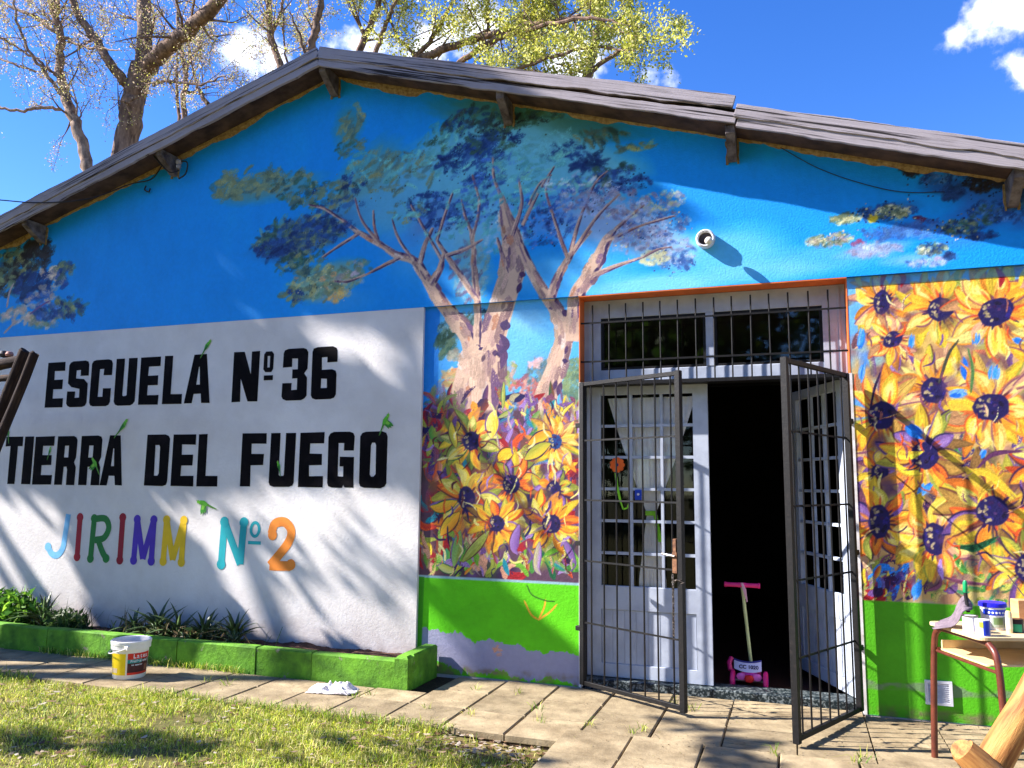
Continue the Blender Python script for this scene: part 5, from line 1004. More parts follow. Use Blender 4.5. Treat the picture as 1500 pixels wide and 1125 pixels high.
p=on_desk(1494,913)+Vector((.03,.03,0)); wb=MB(); wb.box(-.05,.05,-.04,.04,.0,.13,M=Matrix.Translation(p)@Matrix.Rotation(.3,4,'Z'),ch=.003); tag(wb.build('wooden_box',mat('plain_timber',C(214,160,110),C(190,136,90),rough=.6,scale=5,stretch=(1,1,9))),'upright wooden box at the right edge behind the tub','box')
# brush handle standing in the tin, and a thin stick
p=on_desk(1420,922); bh=thing('paint_brush','brush with black handle and green tip standing behind the rag','brush',loc=tuple(p))
b0=Vector((p.x-.0,p.y,p.z+.09)); b1=A(1414,868,p.y); q=MB(); q.tube([b0,b1],.010,10); q.build('handle',M_cable,bh,smooth=True); b2=A(1413.5,850,p.y); q=MB(); q.tube([b1,b1+(b2-b1)*.2,b2-(b2-b1)*.2,b2],[.010,.012,.012,.006],12); q.build('tip',mat('green_plastic',C(30,150,90),C(20,120,70),rough=.3),bh,smooth=True)
s0=A(1476,842,-1.0); s1=A(1510,886,-1.0); q=MB(); q.tube([s0,s1],.003,6); stk=tag(q.build('brush_stick',M_purlin,smooth=True),'thin stick leaning at the right edge above the desk','stick')
# grey rag draped over the tin and the desk edge
def blob_cloth(name,ctrl,m,label,cat,seed,th=.004,nu=26,nv=16):
    P=np.array(ctrl,float); r=np.random.default_rng(seed); rows=[catmull(row,nu//(len(row)-1)) for row in P]; rows=np.array(rows); cols=[catmull(rows[:,i],nv//(len(P)-1)) for i in range(rows.shape[1])]; Gd=np.array(cols)
    a,b=Gd.shape[:2]; ii,jj=np.meshgrid(np.arange(a)*.35,np.arange(b)*.35,indexing='ij'); Gd=Gd+np.stack([(vnoise(ii,jj,seed+k,3)-.5)*.018 for k in range(3)],-1)
    V=Gd.reshape(-1,3); idx=np.arange(a*b).reshape(a,b); F=np.stack([idx[:-1,:-1],idx[1:,:-1],idx[1:,1:],idx[:-1,1:]],-1).reshape(-1,4)
    o=np_mesh(name,V,F,m,smooth=True); md=o.modifiers.new('thickness','SOLIDIFY'); md.thickness=th; return tag(o,label,cat)
M_rag=mat('grey_rag',C(124,110,118),C(98,86,96),rough=.95,scale=20,bump=.4)
c0=on_desk(1412,920)
def rp(px,py,y): return A(px,py,y)
yb=c0.y
ctrl=[[rp(1366,922,yb-.02),rp(1371,915,yb+.05),rp(1377,909,yb+.09)],[rp(1392,920,yb-.05),rp(1394,909,yb+.02),rp(1395,903,yb+.08)],[rp(1405,911,yb-.07),rp(1402,899,yb-.02),rp(1402,890,yb+.05)],[rp(1411,896,yb-.08),rp(1411,886,yb-.02),rp(1404,880,yb+.04)],[rp(1424,894,yb-.05),rp(1416,882,yb-.02),rp(1413,874,yb+.02)],[rp(1424,889,yb-.02),rp(1424,886,yb),rp(1423,882,yb+.02)]]
blob_cloth('cleaning_rag',ctrl,M_rag,'grey rag bunched over the tin and hanging off the desk','rag',5)

# ---------------------------------------------------------------- bucket, rag on the paving
bc_=Vector((*G(189,991),0.0)); M_pail=mat('white_pail',C(236,232,226),C(222,218,212),rough=.4,spec=.4)
bk=thing('paint_bucket','white latex paint bucket with yellow and red label by the green kerb','bucket',loc=tuple(bc_))
H=.285; R0_,R1_=.118,.135
q=MB(); q.lathe([(0,.002),(R0_-.006,.0),(R0_,.008),(R1_-.004,H-.065),(R1_+.008,H-.062),(R1_+.009,H-.03),(R1_+.012,H-.028),(R1_+.013,H-.006),(R1_+.006,H),(R1_-.004,H-.004),(R1_-.008,H-.05),(R0_-.004,.012),(0,.012)],40,c=bc_); q.build('pail',M_pail,bk,smooth=True)
def rad(z): return R0_+(R1_-.004-R0_)*(z-.008)/(H-.073)
def bw(z0,z1,a0,a1,m,name,e=.0012): q=MB(); wrap(q,bc_,rad(z0)+e,rad(z1)+e,z0,z1,a0,a1,14); return q.build(name,m,bk)
va=math.degrees(math.atan2(CAM[1]-bc_.y,CAM[0]-bc_.x))          # direction to the viewer
bw(.035,.195,va-96,va-14,mat('yellow_label',C(246,214,30),C(236,200,24),rough=.45),'yellow_label')
bw(.05,.085,va-74,va-44,mat('small_print',C(226,206,160),C(200,170,140)),'fine_print',.002)
bw(.035,.052,va-8,va+76,mat('label_red',C(222,58,40)),'red_band'); bw(.052,.122,va-8,va+76,mat('label_dark',C(60,30,34),C(84,44,40),scale=14),'dark_panel'); bw(.122,.150,va-8,va+40,mat('label_teal',C(30,140,136)),'teal_band'); bw(.122,.150,va+40,va+76,MATS['label_dark'],'dark_panel'); bw(.150,.195,va-8,va+76,MATS['label_red'],'red_band')
bw(.06,.105,va+52,va+66,mat('label_figure',C(150,96,76)),'figure_print',.002)
def btext(s,z,size,a0,step,m):
    for i,chh in enumerate(s):
        a=math.radians(va+a0+step*i); r=rad(z)+.002; o=text(chh,(bc_.x+r*math.cos(a),bc_.y+r*math.sin(a),bc_.z+z),size,m,bk,rot=(math.pi/2,0,a+math.pi/2),name='letter',bold=.0008)
btext('Latex',.172,.044,14,11,M_vent); btext('Profesional',.136,.026,4,6.0,M_vent); btext('int exterior',.108,.014,6,3.2,M_vent)
q=MB(); ha=[(bc_.x+(R1_+.02)*math.cos(math.radians(va-a)),bc_.y+(R1_+.02)*math.sin(math.radians(va-a)),H-.045-.05*math.sin(math.radians((a-10)*180/160))) for a in np.linspace(10,170,16)]; q.tube(ha,.004,6); q.build('handle',M_pail,bk,smooth=True)
for a in (10,170): 
    q=MB(); c=Vector((bc_.x+(R1_+.012)*math.cos(math.radians(va-a)),bc_.y+(R1_+.012)*math.sin(math.radians(va-a)),H-.045)); q.box(c.x-.014,c.x+.014,c.y-.014,c.y+.014,c.z-.016,c.z+.016,ch=.004); q.build('handle_lug',M_pail,bk)
# crumpled white rag lying on the slabs
def crumple(name,c,rx,ry,h,m,label,cat,seed,rz=0):
    n,k=40,22; r=np.random.default_rng(seed); a=np.linspace(0,2*np.pi,n,endpoint=False); V=[]
    for j in range(k):
        t=j/(k-1); ph=np.pi/2*t
        for aa in a:
            f=1+.55*(vnoise(np.array([math.cos(aa)*1.6+5+t]),np.array([math.sin(aa)*1.6+5]),seed,3)[0]-.5)
            x=math.cos(aa)*math.cos(ph)*rx*f; y=math.sin(aa)*math.cos(ph)*ry*f; z=math.sin(ph)*h*(.35+1.5*(vnoise(np.array([x*22+9]),np.array([y*22+9]),seed+1,4)[0]-.18))
            V.append((c[0]+x*math.cos(rz)-y*math.sin(rz),c[1]+x*math.sin(rz)+y*math.cos(rz),c[2]+max(0,z)))
    F=[(j*n+i,j*n+(i+1)%n,(j+1)*n+(i+1)%n,(j+1)*n+i) for j in range(k-1) for i in range(n)]
    return tag(np_mesh(name,V,F,m,smooth=True),label,cat)
M_wrag=mat('white_rag',C(236,230,228),C(206,198,198),rough=.95,scale=16,bump=.6)
def rag_sheet(c,lx_,ly_,h,rz,seed):
    n,k=64,40; U,V_=np.meshgrid(np.linspace(-1,1,n),np.linspace(-1,1,k)); ed=1+.5*(vnoise(U*1.3+4,V_*1.3+4,seed)-.5)
    rg=1-np.abs(2*vnoise(U*2.4+8,V_*2.0+8,seed+1,2)-1); rg2=1-np.abs(2*vnoise(U*5+8,V_*4+8,seed+2,2)-1)
    fall=np.clip(1.15-np.maximum(np.abs(U),np.abs(V_))**3*1.1,0.05,1); z=h*fall*(rg**1.2*.95+rg2**1.2*.10)*(.5+vnoise(U*1.1+2,V_*1.1+6,seed+3,1))
    x=U*lx_*ed+.02*(vnoise(U*3+1,V_*3+1,seed+4)-.5)+z*.5*(vnoise(U*2+3,V_*2+3,seed+6)-.5); y=V_*ly_*ed+z*.8*(vnoise(U*2+9,V_*2+3,seed+7)-.5)
    P_=np.stack([c[0]+x*math.cos(rz)-y*math.sin(rz),c[1]+x*math.sin(rz)+y*math.cos(rz),.006+z],-1).reshape(-1,3); idx=np.arange(n*k).reshape(k,n); F=np.stack([idx[:-1,:-1],idx[:-1,1:],idx[1:,1:],idx[1:,:-1]],-1).reshape(-1,4)
    o=np_mesh('crumpled_rag',P_,F,M_wrag,smooth=True); md=o.modifiers.new('thickness','SOLIDIFY'); md.thickness=.004; return o
rg=rag_sheet(G(486,1014),.17,.08,.062,.12,83); tag(rg,'crumpled white rag lying on the paving by the kerb','rag')

# ---------------------------------------------------------------- timber at the right and left edges
M_log=mat('peeled_log',C(206,150,84,.8),C(150,92,48,.8),rough=.65,scale=9,stretch=(4,4,.45),detail=11,bump=.7,bscale=12,fac=(.4,.62))
M_bark=mat('dark_log',C(40,28,25),C(84,64,50),rough=.95,scale=14,stretch=(2,2,.3),detail=10,bump=1.2,bscale=18,fac=(.5,.75))
def log(name,a,b,r0,r1,m,parent,seed=0,n=14):
    a,b=Vector(a),Vector(b); r=np.random.default_rng(seed); k=12; pts=[];rd=[]
    for i in range(k+1):
        t=i/k; pts.append(a.lerp(b,t)+Vector(r.normal(0,.25,3))*r0*.12); rd.append(r0+(r1-r0)*t+r.normal(0,.03)*r0)
    pts=[a+(a-b).normalized()*r0*.12]+pts+[b+(b-a).normalized()*r1*.12]; rd=[r0*.8]+rd+[r1*.8]
    d=b-a; Q=d.to_track_quat('Z','Y').to_matrix().to_4x4(); Mi=(Matrix.Translation(a)@Q).inverted()
    q=MB(); q.tube([Mi@p for p in pts],rd,n); o=q.build(name,m,parent,smooth=True); o.matrix_basis=Matrix.Translation(a)@Q; return o
YT=-2.35
tr_=thing('log_trestle','crossed peeled-log trestle at the bottom right corner','trestle',loc=(.75,YT,0))
p1=A(1452,1122,YT); p2=A(1506,1032,YT); d_=(p2-p1).normalized(); lo=p1-d_*(p1.z/d_.z); hi=p2+d_*.55; log('log',lo,hi,.062,.058,M_log,tr_,1)
p3=A(1412,1100,YT-.10); p4=A(1452,1136,YT-.10); d_=(p3-p4).normalized(); lo=p4-d_*(p4.z/abs(d_.z)); log('log',lo,p3,.06,.052,M_log,tr_,2)
lo2=Vector((1.55,YT,0.02)); log('log',(1.9,YT+.1,0),hi+Vector((.0,.1,-.05)),.06,.05,M_log,tr_,3)
YF=-1.0
lf=thing('log_arbour','dark rough log arbour with lashed poles at the left edge','arbour',loc=(-7,YF,0))
t1=A(36,514,YF); b1=A(-14,640,YF); d_=(t1-b1).normalized(); log('pole',b1-d_*(b1.z/d_.z),t1,.070,.045,M_bark,lf,5)
t2=A(51,518,YF-.06); b2=A(6,628,YF-.06); d_=(t2-b2).normalized(); log('pole',b2-d_*(b2.z/d_.z),t2,.055,.035,M_bark,lf,6)
log('beam',A(34,527,YF+.03),A(-120,560,YF+.1),.045,.06,M_bark,lf,7); log('beam',A(26,552,YF+.03),A(-120,566,YF+.1),.03,.03,M_bark,lf,8); log('beam',A(14,592,YF+.03),A(-120,600,YF+.1),.06,.05,M_bark,lf,9)
pl_=A(-100,520,YF+.1); log('pole',(pl_.x-.5,YF+.1,0),(pl_.x,YF+.1,pl_.z+.1),.07,.05,M_bark,lf,10)
for i,(px,py,r) in enumerate(((6,519,.045),(14,519,.035),(-8,520,.05))):
    c=A(px,py,YF+.05); q=MB(); q.lathe([(0,-r*.7),(r*.8,-r*.5),(r,0),(r*.7,r*.6),(0,r*.75)],10,c=tuple(c)); q.build('stone',mat('stone_%d'%i,C(*[(70,66,70),(196,140,124),(110,120,96)][i])),lf,smooth=True)
# ---------------------------------------------------------------- vegetation
def leaf_quads(P, size, r, colors, aspect=.55, droop=0.0):
    """diamond shaped leaves at points P"""
    n=len(P); d=r.normal(size=(n,3)); d[:,2]-=droop; d/=np.linalg.norm(d,axis=1,keepdims=True); e=r.normal(size=(n,3)); s_=np.cross(d,e); s_/=np.linalg.norm(s_,axis=1,keepdims=True)+1e-9
    L=(size*r.uniform(.6,1.3,n))[:,None]; V=np.empty((n,4,3)); V[:,0]=P; V[:,1]=P+d*L*.5+s_*L*aspect*.5; V[:,2]=P+d*L; V[:,3]=P+d*L*.5-s_*L*aspect*.5
    c=np.array(colors)[r.integers(0,len(colors),n)]*r.uniform(.75,1.2,(n,1)); return V.reshape(-1,3), np.arange(4*n).reshape(n,4), np.repeat(s2l(np.clip(c/255,0,1)),4,0)
M_leaf=mat('leaf',(1,1,1,1),(.85,.85,.85,1),rough=.5,scale=3,attr=True,trans=.45)
M_barkA=mat('grey_brown_bark',C(146,118,100),C(78,60,52),rough=.9,scale=9,stretch=(1,1,.3),detail=10,bump=1.2,bscale=22,fac=(.35,.65))
M_barkB=mat('pale_bark',C(164,138,118),C(92,72,62),rough=.9,scale=9,stretch=(1,1,.4),detail=10,bump=1.0,bscale=22)
def twigs(q, limbs, r, depth, dens, lens, out, thin=.010, spread=1.0, up=.25):
    """side shoots of the given limbs; out collects (point) for leaves"""
    nxt=[]
    for p,rd in limbs:
        p=np.asarray(p); seg=np.linalg.norm(np.diff(p,axis=0),axis=1).sum(); k=max(1,int(seg*dens*r.uniform(.7,1.2)))
        for _ in range(k):
            t=r.uniform(.25,1.0); i=t*(len(p)-1); a=int(min(i,len(p)-2)); f=i-a; base=p[a]*(1-f)+p[a+1]*f; d0=p[a+1]-p[a]; d0=d0/(np.linalg.norm(d0)+1e-9)
            d=d0*.5+r.normal(size=3)*spread*.6+np.array([0,0,up]); d/=np.linalg.norm(d); L=lens*r.uniform(.45,1.15); m=5; pts=[base]
            for j in range(m): d=d+r.normal(size=3)*.17+np.array([0,0,.04]); d/=np.linalg.norm(d); pts.append(pts[-1]+d*L/m)
            r0=min(rd*(1-.6*t)*.55,thin*2.2**depth); rr=list(np.linspace(max(r0,thin*.5),thin*.35,m+1)); q.tube(pts,rr,5 if depth>1 else 3,cap=False); nxt.append((pts,r0))
            if depth<=1: out.extend(pts[1:])
    if depth>0: twigs(q,nxt,r,depth-1,dens*1.35,lens*.52,out,thin,spread,up)
def tree(name,label,limbs,bark,seed,depth=2,dens=.8,lens=1.7,leafn=3000,leafs=.08,cols=((190,190,110),),jit=.22,thin=.008,up=.2,ly=None,group='trees behind the school'):
    """limbs: [(photo points (px,py,depth y), radii in metres)]; the first is the trunk and runs down to the ground"""
    r=np.random.default_rng(seed); tr=MB(); L3=[]
    for i,(pts,rd) in enumerate(limbs):
        P3=[np.array(A(px,py,y)) for px,py,y in pts]
        if i==0: b=P3[0]; d=P3[0]-P3[1]; d=d/abs(d[2]); foot=b+d*b[2]*.5; foot[2]=-.1; P3=[foot]+[foot+(b-foot)*f for f in (.3,.55,.8,.93)]+P3; rd=[rd[0]*1.3,rd[0]*1.2,rd[0]*1.1,rd[0]*1.05,rd[0]]+list(rd)
        c=catmull(P3,7); w=np.interp(np.linspace(0,1,len(c)),np.linspace(0,1,len(rd)),rd); w=w*(1+.018*r.normal(size=len(w))); c[1:-1]+=r.normal(size=(len(c)-2,3))*.02
        tr.tube(c,list(w),12 if rd[0]>.1 else 7,cap=False); L3.append((c[36:] if i==0 else c,float(np.mean(rd))))
    t=thing(name,label,'tree',group,loc=tuple(np.array(A(*limbs[0][0][0]))*[1,1,0])); tr.build('trunk',bark,t,smooth=True)
    q=MB(); out=[]; twigs(q,L3,r,depth,dens,lens,out,thin,up=up); tag(q.build('branches',bark,t,smooth=True),kind='stuff')
    if leafn and out:
        out=np.array(out); P=out[r.integers(0,len(out),leafn)]+r.normal(size=(leafn,3))*jit; V,F,c=leaf_quads(P,leafs,r,cols); tag(np_mesh('crown',V,F,M_leaf,t,colors=c),kind='stuff')
    return t
PINKY=[(206,176,150),(200,192,110),(214,194,160),(186,186,90),(166,140,124)]
Y1=10.
tree('big_tree','stout grey-brown trunk forking into three limbs behind the left eave',[([(178,260,Y1),(188,190,Y1),(200,130,Y1),(208,98,Y1)],[.34,.31,.30,.30]),([(208,100,Y1),(213,55,Y1),(211,0,Y1),(214,-90,Y1-.5)],[.23,.20,.19,.15]),([(212,104,Y1),(238,76,Y1-.3),(278,42,Y1-.6),(316,4,Y1-1),(380,-80,Y1-1.5)],[.22,.21,.19,.17,.1]),([(190,128,Y1),(172,108,Y1-.4),(142,62,Y1-.6),(112,14,Y1-.8),(96,-50,Y1-1)],[.15,.13,.11,.10,.07]),([(225,125,Y1),(245,118,Y1-.6),(290,122,Y1-1),(330,112,Y1-1.2)],[.05,.04,.03,.015])],M_barkA,1,depth=2,dens=1.9,lens=2.1,leafn=10000,cols=PINKY,leafs=.052,jit=.07,thin=.009)
Y2=9.2
tree('leaning_tree','pale leaning trunk with sparse pinkish buds at the left edge',[([(138,290,Y2),(126,235,Y2),(112,185,Y2),(96,140,Y2),(88,95,Y2),(90,60,Y2),(80,20,Y2),(74,-30,Y2)],[.16,.15,.14,.13,.11,.10,.10,.08]),([(98,145,Y2),(70,112,Y2-.3),(45,78,Y2-.5),(25,30,Y2-.8),(16,-20,Y2-1)],[.06,.05,.04,.035,.02]),([(90,160,Y2),(55,158,Y2-.3),(20,162,Y2-.5),(-20,150,Y2-.6)],[.05,.045,.04,.03]),([(84,112,Y2),(58,90,Y2-.3),(20,66,Y2-.4),(-10,50,Y2-.6)],[.04,.035,.03,.02]),([(104,60,Y2),(80,46,Y2-.4),(44,22,Y2-.5),(-6,0,Y2-.6)],[.05,.05,.045,.04]),([(52,105,Y2),(25,95,Y2),(-8,82,Y2)],[.035,.03,.025]),([(100,62,Y2-.1),(118,66,Y2-.4),(150,72,Y2-.6),(178,74,Y2-.8)],[.04,.035,.03,.012])],M_barkB,2,depth=2,dens=2.4,lens=1.7,leafn=14000,cols=PINKY,leafs=.052,jit=.07,thin=.008)
Y3=14.
tree('slender_tree','thin bare sapling right of the stout forked trunk',[([(272,200,Y3),(268,150,Y3),(272,110,Y3),(264,60,Y3),(258,-20,Y3)],[.10,.09,.08,.07,.05]),([(262,180,Y3),(258,120,Y3),(262,70,Y3)],[.06,.05,.02]),([(304,152,Y3),(290,128,Y3),(282,100,Y3)],[.08,.06,.02])],M_barkA,3,depth=2,dens=2.0,lens=2.2,leafn=11000,cols=PINKY,leafs=.06,up=.5,jit=.08,thin=.010)
tree('slender_tree','curved grey sapling just left of the ridge',[([(420,130,Y3),(405,80,Y3),(394,40,Y3),(393,-10,Y3)],[.12,.11,.10,.08]),([(398,50,Y3),(410,20,Y3),(416,-10,Y3)],[.06,.05,.04]),([(421,100,Y3),(416,60,Y3),(414,0,Y3)],[.04,.03,.02])],M_barkA,4,depth=2,dens=2.2,lens=2.0,leafn=5000,cols=PINKY+[(180,190,80)],leafs=.065,up=.5,jit=.08)
tree('slender_tree','straight dark trunk rising exactly at the roof ridge',[([(448,120,Y3-1),(456,70,Y3-1),(465,30,Y3-1),(472,-20,Y3-1)],[.12,.12,.11,.09]),([(450,90,Y3-1),(440,55,Y3-1.2),(424,18,Y3-1.5)],[.05,.04,.02])],M_barkA,5,depth=2,dens=2.0,lens=1.8,leafn=3500,cols=PINKY+[(180,190,80)],leafs=.065,up=.5,jit=.08)
tree('slender_tree','pair of dark stems slanting up right of the ridge',[([(510,130,Y3-1),(530,66,Y3-1),(546,28,Y3-1),(562,-14,Y3-1)],[.11,.10,.09,.07]),([(538,110,Y3-1),(556,60,Y3-1.2),(572,22,Y3-1.4),(586,-14,Y3-1.6)],[.08,.07,.06,.05])],M_barkA,6,depth=2,dens=2.2,lens=1.8,leafn=7000,cols=[(206,200,100),(216,206,140),(186,190,80)],leafs=.075,up=.5,jit=.10)
GRNY=[(206,204,84),(224,218,110),(176,180,66),(236,228,150),(150,158,60)]
Y4=13.
tree('leafy_tree','yellow-green leafy tree spreading above the right roof slope',[([(540,140,Y4),(600,95,Y4),(680,62,Y4),(760,40,Y4-.4),(850,22,Y4-1)],[.16,.13,.10,.08,.04]),([(660,104,Y4),(710,66,Y4-.4),(770,44,Y4-.8),(850,28,Y4-1.2),(900,30,Y4-1.4)],[.09,.08,.06,.05,.03]),([(590,100,Y4),(625,66,Y4),(650,28,Y4),(672,-14,Y4)],[.08,.07,.06,.04]),([(700,72,Y4),(716,40,Y4),(714,0,Y4),(722,-40,Y4)],[.06,.05,.045,.03]),([(740,110,Y4),(800,86,Y4-.5),(870,70,Y4-.8),(930,75,Y4-1)],[.06,.05,.04,.02]),([(760,44,Y4),(820,-4,Y4),(880,-60,Y4)],[.06,.05,.03]),([(620,90,Y4),(580,50,Y4),(560,0,Y4)],[.05,.04,.03])],M_barkA,7,depth=2,dens=2.0,lens=1.8,leafn=26000,cols=GRNY,leafs=.085,jit=.12)
Y5=15.
tree('leafy_tree','dense olive tree behind the leafy one, at the right end of the foliage',[([(830,260,Y5),(850,150,Y5),(868,80,Y5),(880,20,Y5),(890,-60,Y5)],[.2,.17,.13,.1,.06]),([(860,110,Y5),(900,80,Y5),(940,62,Y5),(958,50,Y5)],[.08,.06,.04,.02]),([(868,80,Y5),(830,40,Y5),(800,0,Y5)],[.08,.06,.03]),([(880,60,Y5),(915,20,Y5),(930,-10,Y5)],[.06,.05,.03]),([(850,140,Y5),(800,110,Y5),(760,100,Y5)],[.06,.05,.03])],M_barkA,8,depth=2,dens=2.0,lens=1.5,leafn=12000,cols=[(170,176,66),(196,192,80),(140,150,58),(214,206,110)],leafs=.09,jit=.13)

# trees outside the frame to the left: they stand towards the sun and shade the lawn and the wall
def shade_tree(name,label,base,crown,limbs,leafn,seed,leafs=.16):
    r=np.random.default_rng(seed); t=thing(name,label,'tree','shade trees left of the school',loc=base); q=MB()
    for pts,rd in limbs: q.tube([tuple(p) for p in catmull(pts,8)],list(np.interp(np.linspace(0,1,(len(pts)-1)*8+1),np.linspace(0,1,len(rd)),rd)),12,cap=False)
    q.build('trunk',M_barkA,t,smooth=True)
    P=[]
    for cx,cy,cz,rx,ry,rz,n in crown:
        u=r.normal(size=(n,3)); u/=np.linalg.norm(u,axis=1,keepdims=True); P.append(np.array([cx,cy,cz])+u*(r.random((n,1))**.4)*np.array([rx,ry,rz]))
    P=np.concatenate(P); V,F,c=leaf_quads(P,leafs,r,[(90,120,40),(120,140,50),(70,100,36)],aspect=.8); np_mesh('crown',V,F,M_leaf,t,colors=c); return t
SA,SB_=3.2,2.6
def in_view(p):
    d=Vector(p)-Vector(CAM); z=d.dot(f_)
    if z<=0: return False
    u=d.dot(r_)/z*FPX+750; v=562.5-d.dot(u_)/z*FPX
    return -160<u<1660 and -200<v<1300
def up(px,py,t,ground=False):                            # point t along the sun ray that meets the wall (or ground) at this pixel
    a=Vector((*G(px,py),0)) if ground else A(px,py,0); return np.array([a.x-SA*t,a.y-t,a.z+SB_*t])
rs=np.random.default_rng(123)
def crown_over(poly,n,t0,t1,ground=False,gap=.42,freq=2.2,seed=0):
    poly=np.array(poly,float); lo,hi=poly.min(0),poly.max(0); out=[]
    while n>0:
        p=rs.uniform(lo,hi); n-=1; ins=False
        for i in range(len(poly)):
            a,b=poly[i],poly[(i+1)%len(poly)]
            if (a[1]>p[1])!=(b[1]>p[1]) and p[0]<(b[0]-a[0])*(p[1]-a[1])/(b[1]-a[1])+a[0]: ins=not ins
        if not ins or vnoise(np.array([p[0]/60*freq/2.2]),np.array([p[1]/60*freq/2.2]),seed,3)[0]<gap: continue
        q=up(p[0],p[1],rs.uniform(t0,t1),ground)
        if not in_view(q): out.append(q)
    return out
P=[]
P+=crown_over([(-80,470),(300,470),(400,500),(480,540),(600,590),(620,610),(620,690),(560,688),(480,660),(330,688),(230,705),(120,696),(0,690),(-80,700)],24000,1.8,2.5,gap=.12,seed=2)
P+=crown_over([(60,680),(172,720),(215,761),(264,777),(294,829),(316,872),(330,930),(160,930),(135,853),(123,800),(98,740)],8000,1.7,2.3,gap=.12,seed=3)
P+=crown_over([(-60,330),(200,240),(420,230),(540,300),(600,400),(622,450),(300,470),(-60,500)],9000,2.3,3.0,gap=.3,seed=4)
P+=crown_over([(330,700),(620,690),(620,900),(420,900)],250,1.9,2.5,gap=.56,seed=5,freq=3)
P+=crown_over([(0,1062),(200,1070),(420,1090),(420,1115),(180,1100),(0,1090)],600,1.6,2.4,True,gap=.44,seed=6,freq=4)
P+=crown_over([(440,1070),(640,1080),(800,1092),(800,1120),(560,1110)],300,1.6,2.4,True,gap=.46,seed=7,freq=4)
P+=crown_over([(620,860),(700,850),(850,960),(850,1010),(760,980)],900,1.9,2.6,gap=.45,seed=8)
P+=crown_over([(980,1050),(1100,1080),(1160,1125),(1060,1125)],500,1.9,2.6,True,gap=.42,seed=9,freq=4)
P+=crown_over([(500,300),(760,300),(850,420),(650,440)],2600,2.4,3.0,gap=.50,seed=10,freq=4)
P+=crown_over([(400,230),(500,180),(700,190),(900,250),(980,290),(900,330),(700,320),(520,330)],6000,2.5,3.2,gap=.34,seed=12,freq=3)
b=np.array([-14.5,-4.6,0.]); P=np.array(P)
lim=[([b,b+[0.1,.2,2.2],b+[.4,.8,4.2],b+[.6,1.6,6.0],b+[.4,2.2,8.4]],[.4,.34,.28,.22,.1])]
for (pa,pb),ta,tb,rd in [(((110,640),(250,930)),2.3,1.9,[.12,.06]),(((-60,670),(77,770)),2.2,1.9,[.05,.03]),(((-60,730),(75,880)),2.2,1.9,[.045,.03]),(((350,770),(470,900)),2.3,2.0,[.06,.03]),(((540,250),(660,440)),3.0,2.6,[.05,.02]),(((590,540),(800,800)),2.8,2.3,[.05,.03])]:
    A0,B0=up(*pa,ta),up(*pb,tb)
    if not(in_view(A0) or in_view(B0)):
        lim.append(([A0,(A0+B0)/2+np.array([0,0,.1]),B0],rd)); tk=b+np.array([.4,.8,4.2])
        if not in_view((A0+tk)/2): lim.append(([tk,(A0+tk)/2+np.array([-.3,-.3,.3]),A0],[.14,rd[0]]))
r=np.random.default_rng(31); st_=thing('shade_tree','broad leafy tree standing just left of the frame','tree','trees outside the frame',loc=tuple(b)); q=MB()
for pts,rd in lim: q.tube([tuple(p) for p in catmull(pts,8)],list(np.interp(np.linspace(0,1,(len(pts)-1)*8+1),np.linspace(0,1,len(rd)),rd)),12)
q.build('trunk',M_barkA,st_,smooth=True); V,F,c=leaf_quads(P,.13,r,[(90,120,40),(120,140,50),(70,100,36)],aspect=.8); tag(np_mesh('crown',V,F,M_leaf,st_,colors=c),kind='stuff')
# a row of trees across the yard behind the camera, seen only as reflections in the glass
for k,(x,y,h) in enumerate([(-22,-25,14),(-13,-28,15),(-5,-24,13),(3,-27,16),(11,-24,14),(20,-26,15),(29,-24,14)]):
    t=thing('yard_tree',['round','tall','broad','dark','bushy','spreading','low'][k]+' tree across the yard behind the viewer','tree','trees outside the frame',loc=(x,y,-.07)); q=MB(); q.tube([(x,y,-.1),(x+.2,y,h*.3),(x-.1,y+.1,h*.7)],[.35,.28,.1],10); q.build('trunk',M_barkA,t,smooth=True)
    n=6500; u=r.normal(size=(n,3)); u/=np.linalg.norm(u,axis=1,keepdims=True); lob=r.normal(size=(14,3))*[2.6,2.2,h*.2]; P_=np.array([x,y,h*.52])+lob[r.integers(0,14,n)]+u*r.random((n,1))**.4*2.4; P_[:,2]=np.maximum(P_[:,2],.3)
    V,F,c=leaf_quads(P_,.5,r,[(80,110,36),(110,130,46),(60,90,32)],aspect=.8); tag(np_mesh('crown',V,F,M_leaf,t,colors=c),kind='stuff')

# ---- grass
def blades(name,P,h,w,cols,seed,bend=.5):
    r=np.random.default_rng(seed); n=len(P); a=r.uniform(0,6.283,n); lean=r.normal(size=(n,2))*bend; hh=(h*r.uniform(.45,1.25,n)); ww=w*r.uniform(.6,1.3,n)
    sx=np.stack([np.cos(a),np.sin(a)],1); V=np.empty((n,5,3)); ln=lean*hh[:,None]
    V[:,0,:2]=P[:,:2]-sx*ww[:,None]; V[:,1,:2]=P[:,:2]+sx*ww[:,None]; V[:,0,2]=V[:,1,2]=P[:,2]-.004
    V[:,2,:2]=P[:,:2]+sx*ww[:,None]*.7+ln*.35; V[:,3,:2]=P[:,:2]-sx*ww[:,None]*.7+ln*.35; V[:,2,2]=V[:,3,2]=P[:,2]+hh*.6
    V[:,4,:2]=P[:,:2]+ln; V[:,4,2]=P[:,2]+hh*np.clip(1-.35*np.hypot(lean[:,0],lean[:,1]),.3,1)
    base=np.arange(n)[:,None]*5; F=np.concatenate([base+np.array([0,1,2]),base+np.array([0,2,3]),base+np.array([3,2,4])]); c=np.array(cols)[r.integers(0,len(cols),n)]*r.uniform(.75,1.2,(n,1)); c=np.repeat(s2l(np.clip(c/255,0,1)),5,0)
    return V.reshape(-1,3),F,c
